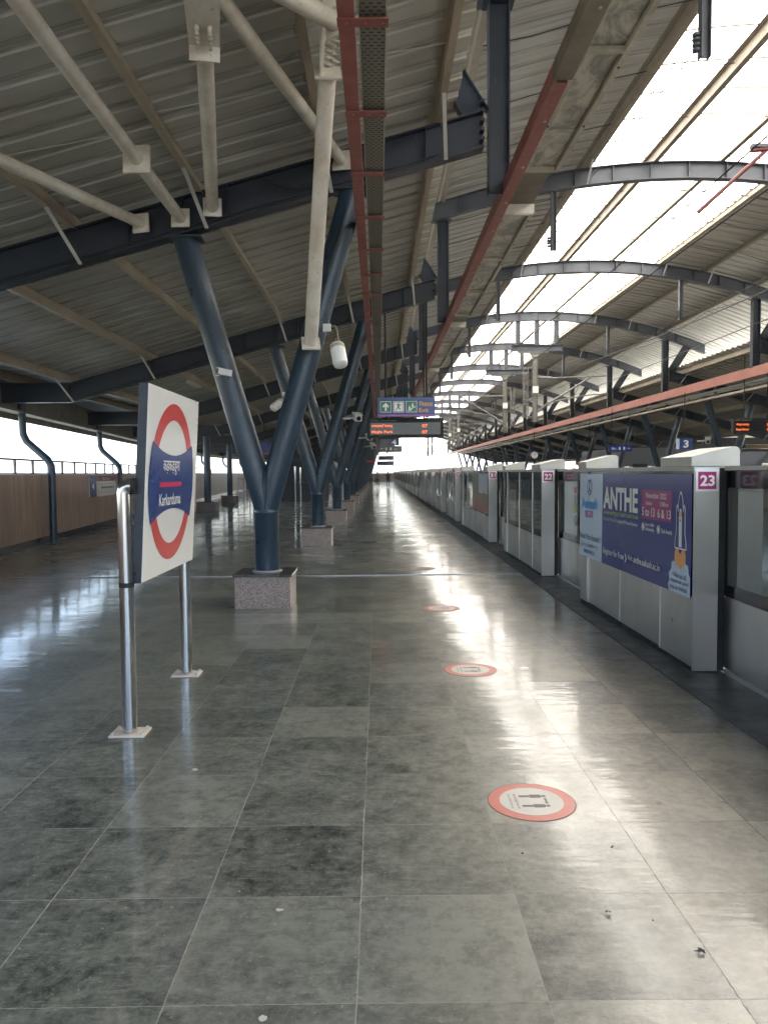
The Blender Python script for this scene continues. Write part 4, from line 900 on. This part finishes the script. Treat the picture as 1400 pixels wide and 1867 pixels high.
# ------------------------------------------------------------------ floor stickers
def sticker(y, label):
    T = thing('floor_sticker', label, 'floor sticker', (.745, y, .0008), 'round distancing stickers on the floor'); z = .0008
    cx = .745
    MB().lathe([(.217, z), (.217, z+.0008)], 56, (cx, y, 0)).build('backing', 'sticker_edge', T)
    R_ = MB().lathe([(.212, z+.001), (.212, z+.0018)], 56, (cx, y, 0)).build('red_ring', 'sticker_red' if y < 10 else 'sticker_red_faded', T)
    D_ = MB().lathe([(.158, z+.002), (.158, z+.0028)], 56, (cx, y, 0)).build('white_disc', 'sticker_white' if y < 10 else 'sticker_white_faded', T)
    for s2 in (-.055, .055):
        b_ = MB(); zz = z+.0032
        def P(pts): b_.prism([(cx+a, y+s2+c, zz) for a, c in pts], (0, 0, .0004))
        P([(-.055, -.010), (.0, -.010), (.0, -.001), (-.055, -.001)]); P([(-.055, .001), (.0, .001), (.0, .010), (-.055, .010)]); P([(.001, -.018), (.05, -.018), (.06, -.010), (.06, .010), (.05, .018), (.001, .018)])
        P([(.067+.011*math.cos(t_*PI/6)+.005, .011*math.sin(t_*PI/6)) for t_ in range(12)]); b_.build('figure', 'sticker_grey', D_)
    b_ = MB(); b_.prism([(cx+a, y+c, z+.0032) for a, c in ((.072, -.033), (.084, -.02), (.077, -.02), (.077, .02), (.084, .02), (.072, .033), (.060, .02), (.067, .02), (.067, -.02), (.060, -.02))], (0, 0, .0004)); b_.build('arrow', 'sticker_grey', D_)
    text('सामाजकि दूरी बनाए रखें', 'lettering', 'sticker_grey', D_, (cx-.085, y+.085, z+.0034), (0, -1, 0), (1, 0, 0), .17, .018, .01, .0002); text('Ensure Social Distancing', 'lettering', 'sticker_grey', D_, (cx-.112, y+.08, z+.0034), (0, -1, 0), (1, 0, 0), .16, .014, .01, .0002)
MT['sticker_red'] = paint('worn_red_vinyl', (.58, .14, .105), (.48, .20, .15), .35, scale=6, bump=0); MT['sticker_white'] = paint('worn_white_vinyl', (.62, .58, .51), (.52, .48, .42), .4, scale=8, bump=0); MT['sticker_grey'] = paint('worn_print', (.20, .18, .16), None, .5, bump=0); MT['sticker_red_faded'] = paint('faded_red_vinyl', (.36, .19, .15), (.26, .20, .16), .35, scale=7, amt=1, bump=0); MT['sticker_white_faded'] = paint('faded_white_vinyl', (.33, .31, .26), (.22, .21, .18), .4, scale=8, amt=1, bump=0); MT['sticker_edge'] = paint('dirty_sticker_edge', (.16, .15, .12), None, .6, bump=0)
for y, lb in ((3.68, 'red and white round distancing sticker on the floor, nearest the camera'), (6.20, 'red and white round distancing sticker, second from the camera'), (9.05, 'red and white round distancing sticker, third from the camera'), (12.85, 'round distancing sticker just beyond the metal floor joint, farthest in view')): sticker(y, lb)
# litter
for k, (x, y, s_) in enumerate(((.835, 2.72, .020), (1.08, 2.485, .030), (.98, 2.66, .008), (.60, 3.15, .010), (1.0, 3.2, .009))):
    b_ = MB(); n = 11; pts = []
    for j in range(n): a_ = 2*PI*j/n; r_ = s_*(1 if j % 2 else .42)*random.uniform(.6, 1.1); pts.append((x+r_*math.cos(a_), y+r_*math.sin(a_)*.8, .004+random.uniform(.0, .012)))
    b_.add(pts+[(x, y, .012)], [(j, (j+1) % n, n) for j in range(n)]); tag(b_.build('dry_leaf', 'litter', None, (x, y, 0)), ['crumpled dry leaf right of the nearest floor sticker, left one of two', 'largest crumpled dry leaf at lower right of the floor', 'tiny dark crumb between the two dry leaves', 'small dark fleck just below the nearest floor sticker', 'small dark fleck right of the nearest floor sticker'][k], 'litter')
for k, (x, y, s_) in enumerate(((-.385, 2.765, .016), (-1.03, 4.13, .022), (-.36, 2.2, .018))):
    b_ = MB(); n = 9; pts = [(x+s_*random.uniform(.6, 1.1)*math.cos(2*PI*j/n), y+s_*random.uniform(.5, .9)*math.sin(2*PI*j/n), .003) for j in range(n)]
    b_.add(pts, [tuple(range(n))]); tag(b_.build('paint_splash', 'paper', None, (x, y, 0)), ['pale ragged splash on the stone floor, lower middle', 'pale oval spot on the floor near the station sign base', 'pale round spot at the bottom edge of the floor'][k], 'stain')
# ------------------------------------------------------------------ people
def person(label, x, y, shirt, trousers, step, bag=False, sc=1.):
    T = thing('person', label, 'person', (x, y, 0), 'people walking at the far end')
    J = dict(pel=(0, 0, .93), ch=(0, 0, 1.25), nk=(0, 0, 1.46), hd=(0, 0, 1.60), ht=(0, .01, 1.72),
             hl=(-.10, 0, .88), kl=(-.11, step*.14, .50), al=(-.11, -step*.05+step*.18*.3, .08), tl=(-.12, step*.12+.13, .03),
             hr=(.10, 0, .88), kr=(.11, -step*.08, .50), ar=(.11, -step*.30, .11), tr=(.12, -step*.26+.13, .04),
             sl=(-.19, 0, 1.40), el=(-.25, -step*.06, 1.12), wl=(-.26, step*.04, .86), fl=(-.255, step*.06, .76),
             sr=(.19, 0, 1.40), er=(.25, step*.06, 1.12), wr=(.26, .08, .86), fr=(.255, .10, .76))
    Rr = dict(pel=.14, ch=.15, nk=.055, hd=.09, ht=.06, hl=.10, kl=.06, al=.042, tl=.035, hr=.10, kr=.06, ar=.042, tr=.035, sl=.07, el=.047, wl=.032, fl=.035, sr=.07, er=.047, wr=.032, fr=.035)
    E_ = [('pel', 'ch'), ('ch', 'nk'), ('nk', 'hd'), ('hd', 'ht'), ('pel', 'hl'), ('hl', 'kl'), ('kl', 'al'), ('al', 'tl'), ('pel', 'hr'), ('hr', 'kr'), ('kr', 'ar'), ('ar', 'tr'), ('ch', 'sl'), ('sl', 'el'), ('el', 'wl'), ('wl', 'fl'), ('ch', 'sr'), ('sr', 'er'), ('er', 'wr'), ('wr', 'fr')]
    ks = list(J); me = bpy.data.meshes.new('body'); me.from_pydata([tuple(c*sc for c in J[k]) for k in ks], [(ks.index(a), ks.index(b_)) for a, b_ in E_], []); o = bpy.data.objects.new('body', me); COL.objects.link(o)
    md = o.modifiers.new('s', 'SKIN'); 
    for i_, k in enumerate(ks): me.skin_vertices[0].data[i_].radius = (Rr[k]*sc,)*2
    me.skin_vertices[0].data[0].use_root = True
    o.modifiers.new('d', 'SUBSURF').levels = 1
    bpy.context.view_layer.update(); m2 = bpy.data.meshes.new_from_object(o.evaluated_get(bpy.context.evaluated_depsgraph_get())); bpy.data.objects.remove(o)
    for nm_ in (trousers, shirt, 'skin', 'rubber'): m2.materials.append(MT[nm_])
    for p in m2.polygons:
        z = p.center.z/sc; ax_ = abs(p.center.x)/sc
        p.material_index = 3 if z < .10 else (2 if z > 1.47 or (ax_ > .19 and z < .86) else (1 if z > .92 or (ax_ > .19) else 0)); p.use_smooth = True
    o = bpy.data.objects.new('body', m2); COL.objects.link(o); o.parent = T
    h_ = MB(); h_.lathe([(.02, 1.56*sc), (.085*sc, 1.58*sc), (.102*sc, 1.64*sc), (.095*sc, 1.71*sc), (.06*sc, 1.765*sc), (.01, 1.78*sc)], 14, (0, -.02, 0)); h_.build('hair', 'rubber', T, world=False)
    if bag: g_ = MB(); g_.box(-.36, -.24, -.10, .12, .52, .84); g_.tube([(-.30, -.05, .84), (-.27, 0, 1.0), (-.30, .06, .84)], .012, 6); g_.build('handbag', 'rubber', T, world=False)
person('person in grey shirt walking away at the far end carrying a dark bag', -.14, 85.5, 'greycloth', 'blackcloth', 1, True)
person('person in dark clothes walking at the far end nearer the screen doors', 1.05, 85.2, 'blackcloth', 'navy', -1)
person('person in pale shirt standing by the far columns', -.95, 92, 'greycloth', 'blackcloth', .3)
# ------------------------------------------------------------------ overhead line equipment between the tracks
def drop(i, side, label):
    y = FY[i]; T = thing('catenary_mast', label, 'catenary mast', (6.92, y, 7), 'catenary drop masts between the tracks'); b_ = MB()
    for x in (6.10, 6.92, 7.76):
        b_ = MB(); b_.box(x-.10, x-.085, y-.09, y+.09, 7.13, zarch(x)); b_.box(x+.085, x+.10, y-.09, y+.09, 7.13, zarch(x)); b_.box(x-.085, x+.085, y-.006, y+.006, 7.13, zarch(x))
        b_.build('hanger_post', 'arch_steel', T)
    b_ = MB(); b_.box(5.82, 8.04, y-.12, y+.12, 6.86, 6.875); b_.box(5.82, 8.04, y-.12, y+.12, 7.11, 7.125); b_.box(5.82, 8.04, y-.008, y+.008, 6.875, 7.11); b_.build('cross_beam', 'arch_steel', T)
    b_ = MB(); b_.box(6.1, 7.4, y-.10, y+.10, 6.79, 6.855); b_.prism([(6.6, y-.06, 6.785), (7.1, y-.06, 6.785), (6.95, y-.06, 6.60), (6.75, y-.06, 6.60)], (0, .12, 0)); b_.build('head_plate', 'mast_grey', T)
    b_ = MB(); b_.box(6.74, 6.755, y-.08, y+.08, 3.80, 6.599); b_.box(6.935, 6.95, y-.08, y+.08, 3.80, 6.599); b_.box(6.755, 6.935, y-.006, y+.006, 3.80, 6.599); b_.build('mast', 'mast_grey', T)
    b_ = MB()
    for k in range(28): b_.tube([(6.845-side*.42-.10, y, 4.05+.07*k), (6.845-side*.42+.10, y, 4.05+.07*k)], .012, 5)
    b_.box(6.845-side*.42-.12, 6.845-side*.42-.10, y-.04, y+.04, 4.0, 6.2); b_.box(6.845-side*.42+.10, 6.845-side*.42+.12, y-.04, y+.04, 4.0, 6.2); b_.box(6.845-side*.42-.12, 6.845, y-.02, y+.02, 6.12, 6.17); b_.box(6.845-side*.42-.12, 6.845, y-.02, y+.02, 4.0, 4.05); b_.build('weight_guide', 'mast_grey', T)
    s2 = side; X = lambda a: 6.845+s2*a
    def ins(p, q):
        p, q = V3(p), V3(q); L = (q-p).length; pr = []
        for k in range(8): pr += [(.03, L*k/8), (.075, L*(k+.35)/8), (.075, L*(k+.5)/8), (.03, L*(k+.9)/8)]
        b_ = MB(); b_.lathe(pr, 12, p, q-p); b_.build('insulator', 'mast_grey', T)
    ins((X(.12), y, 5.72), (X(.75), y, 5.70)); ins((X(.12), y, 4.25), (X(.62), y, 4.62))
    b_ = MB(); b_.tube([(X(.75), y, 5.70), (X(3.1), y, 5.78)], .028, 8); b_.build('top_tube', 'mast_grey', T)
    b_ = MB(); b_.tube([(X(.62), y, 4.62), (X(2.55), y, 5.80)], .04, 10); b_.build('stay_tube', 'mast_grey', T)
    b_ = MB(); b_.tube([(X(.7), y, 4.67), (X(2.3), y, 4.95), (X(3.1), y, 5.0)], .028, 8); b_.tube([(X(1.7), y, 4.85), (X(1.9), y, 5.35)], .018, 6); b_.build('registration_tube', 'mast_grey', T)
    b_ = MB(); b_.box(6.72, 6.98, y-.10, y-.095, 5.05, 5.35); b_.build('number_board', 'white', T)
for n, (i, sd_) in enumerate(((3, 1), (4, -1), (7, 1), (8, -1), (11, 1), (12, -1))):
    drop(i, sd_, f'grey overhead line mast hanging from the arch between the tracks, {ORD[n]} from the camera')
# wires
def wire(pts, r, label, mat='wood', cat='wire'):
    tag(MB().tube(pts, r, 5).build('overhead_wire', mat, None, pts[0]), label, cat)
def sagline(x, z0, dz, y0, y1, n, span):
    out = []
    for k in range(n+1):
        y = y0+(y1-y0)*k/n; u_ = ((y-y0) % span)/span; out.append((x, y, z0-dz*4*u_*(1-u_)))
    return out
wire(sagline(9.1, 6.35, .55, -6.5, 137, 72, 39.8), .016, 'dark sagging catenary wire over the far track')
wire([(9.1, -6, 5.15), (9.1, 137, 5.15)], .013, 'straight contact wire over the far track')
wire(sagline(4.9, 6.3, .5, -6.5, 137, 72, 39.8), .012, 'dark sagging catenary wire over the near track')
wire([(4.9, -6, 5.15), (4.9, 137, 5.15)], .011, 'straight contact wire over the near track')
wire(sagline(10.9, 6.9, .25, 1.47, 137, 136, 7.95), .010, 'thin earth wire strung between the right hand hanger posts, upper one')
wire(sagline(10.0, 6.7, .15, 1.47, 137, 136, 7.95), .010, 'thin earth wire strung between the right hand hanger posts, lower one')
for i in range(-1, 4):
    ya = Y1+SP*i
    for dz, nm_ in ((0, 'lower'), (.18, 'upper')):
        wire([(3.88, ya, 6.72+dz), (4.82, ya+SP, 8.22+dz*.4)], .008, f'thin stay wire from left hanger post to next arch, {nm_}, bay {["above the camera", "one", "two", "three", "four"][i+1]}')
# near cantilever piece at the upper right
T = thing('cantilever_arm', 'rusty brown cantilever tube at the upper right edge below the skylight', 'cantilever', (7.2, 13, 6.8)); b_ = MB()
b_.tube([(5.5, 13.2, 6.05), (6.55, 13.0, 7.0)], .035, 10); b_.tube([(6.3, 13.0, 7.0), (8.2, 12.9, 7.15)], .04, 10); b_.build('arm_tube', 'maroon', T)
b_ = MB(); b_.box(6.3, 6.85, 12.94, 13.06, 7.04, 7.10); b_.build('clamp', 'arch_steel', T)
# ------------------------------------------------------------------ far end and concourse
tag(MB().box(-13.5, 2.9, 134, 134.3, 0, 1.55).build('end_wall', 'plate_beige', None, (-5, 134, 0)), 'low beige wall closing the far end of the near platform', 'wall')
tag(MB().box(11.1, 28, 134, 134.3, 0, 1.55).build('end_wall', 'plate_beige', None, (20, 134, 0)), 'low beige wall closing the far end of the opposite platform', 'wall')
T = thing('escalator_housing', 'dark glazed escalator and stair enclosure on the platform beyond the column row', 'escalator', (-5, 44, 0))
MB().box(-6.2, -2.9, 44, 62, .0, 1.02).build('side_panel', 'darkglass', T); MB().box(-6.25, -2.85, 43.95, 62.05, 1.022, 1.08).build('handrail', 'rubber', T)
MB().box(-6.1, -3.0, 48, 62, 1.085, 2.4).build('upper_casing', 'dark_steel', T)
b_ = MB(); b_.prism([(-5.9, 43.9, .05), (-5.9, 47.9, .05), (-5.9, 47.9, 1.0), (-5.9, 43.9, .95)], (.06, 0, 0)); b_.build('balustrade', 'glass', T)
for k, (x, y, h_) in enumerate(((-4.43, 40.3, 2.0), (-4.15, 40.3, 1.95))):
    T = thing('steel_post', ['tall polished steel post in front of the dark escalator, left one', 'tall polished steel post in front of the dark escalator, right one'][k], 'post', (x, y, 0)); MB().tube([(x, y, 0.012), (x, y, h_)], .05, 12).build('shaft', 'polished', T); MB().lathe([(.10, 0.001), (.10, .012)], 16, (x, y, 0)).build('base_plate', 'polished', T)
T = thing('stair_railing', 'polished steel and glass barrier by the left columns', 'railing', (-7, 43, 0))
for k in range(7):
    b_ = MB(); x = -7.9+.28*k; b_.tube([(x, 42.6+.3*k, 0), (x, 42.6+.3*k, 1.35)], .03, 8); b_.build('baluster', 'polished', T)
MB().tube([(-7.9, 42.6, 1.36), (-6.2, 44.4, 1.36)], .035, 8).build('handrail', 'polished', T)
T = thing('hanging_sign', 'plain blue hanging sign seen between the arms of the nearest column', 'sign', (-4.5, 34, 3))
MB().box(-5.3, -3.95, 34, 34.1, 2.52, 3.08).build('board', 'sign_blue', T); MB().box(-5.3, -3.95, 33.995, 33.999, 2.50, 2.55).build('red_strip', 'sign_red', T)
for x in (-5.1, -4.2): MB().tube([(x, 34.05, 3.08), (x, 34.05, zlow(x)+.1)], .02, 8).build('hanger_pole', 'rubber', T)
# service rooms on the opposite platform
T = thing('service_cabin', 'grey clad service room on the opposite platform behind its columns', 'cabin', (18, 52, 0))
MB().box(16.6, 21.5, 52, 62, 0, 3.2).build('wall', 'cabin', T); MB().box(17.4, 18.4, 51.96, 51.998, .0, 2.1).build('door', 'dark_steel', T)
for k in range(3): MB().box(19+.8*k, 19.5+.8*k, 51.96, 51.998, 1.2, 2.2).build('window', 'darkglass', T)
T = thing('service_cabin', 'dark glazed kiosk on the opposite platform nearer the right edge', 'cabin', (18, 36, 0))
MB().box(17.2, 20.4, 36, 41, 0, 2.5).build('wall', 'darkglass', T); MB().box(17.15, 20.45, 35.95, 41.05, 2.502, 2.62).build('roof', 'dark_steel', T)
T = thing('kiosk_sign', 'small dark red box sign hanging over the opposite platform', 'sign', (12.4, 46, 2.7)); MB().box(12.0, 13.6, 46, 46.3, 2.0, 2.28).build('board', 'maroon', T); MB().tube([(12.8, 46.1, 2.28), (12.8, 46.1, 4.9)], .02, 8).build('hanger_pole', 'rubber', T)
# outside, beyond the end of the roof: overhead line masts
for k, (x, y) in enumerate(((2.6+.6, 165), (10.6, 165), (3.2, 205), (10.6, 205), (3.2, 250))):
    T = thing('line_mast', f'thin line mast in the open beyond the roof, {["left of the pair nearest the roof", "right of the pair nearest the roof", "left of the second pair", "right of the second pair", "farthest single one"][k]}', 'mast', (x, y, -1.1))
    MB().box(x-.12, x+.12, y-.12, y+.12, -1.15, 8.0).build('pole', 'dark_steel', T); s2 = 1 if x < 7 else -1
    MB().tube([(x, y, 6.9), (x+s2*2.4, y, 6.7)], .05, 6).build('top_tube', 'galvframe', T); MB().tube([(x, y, 5.3), (x+s2*2.2, y, 6.65)], .05, 6).build('stay_tube', 'galvframe', T)

# ------------------------------------------------------------------ light haze in the air of the long hall
m = bpy.data.materials.new('haze_air'); m.use_nodes = True; n_ = m.node_tree.nodes; n_.remove(n_['Principled BSDF'])
pv_ = n_.new('ShaderNodeVolumePrincipled'); pv_.inputs['Density'].default_value = .0022; pv_.inputs['Color'].default_value = (.92, .94, .97, 1); pv_.inputs['Anisotropy'].default_value = .2
m.node_tree.links.new(pv_.outputs[0], n_['Material Output'].inputs['Volume']); MT['haze'] = m
tag(MB().box(-3100, 3100, -3100, 4100, -10.5, 12).build('haze', 'haze'), kind='stuff')
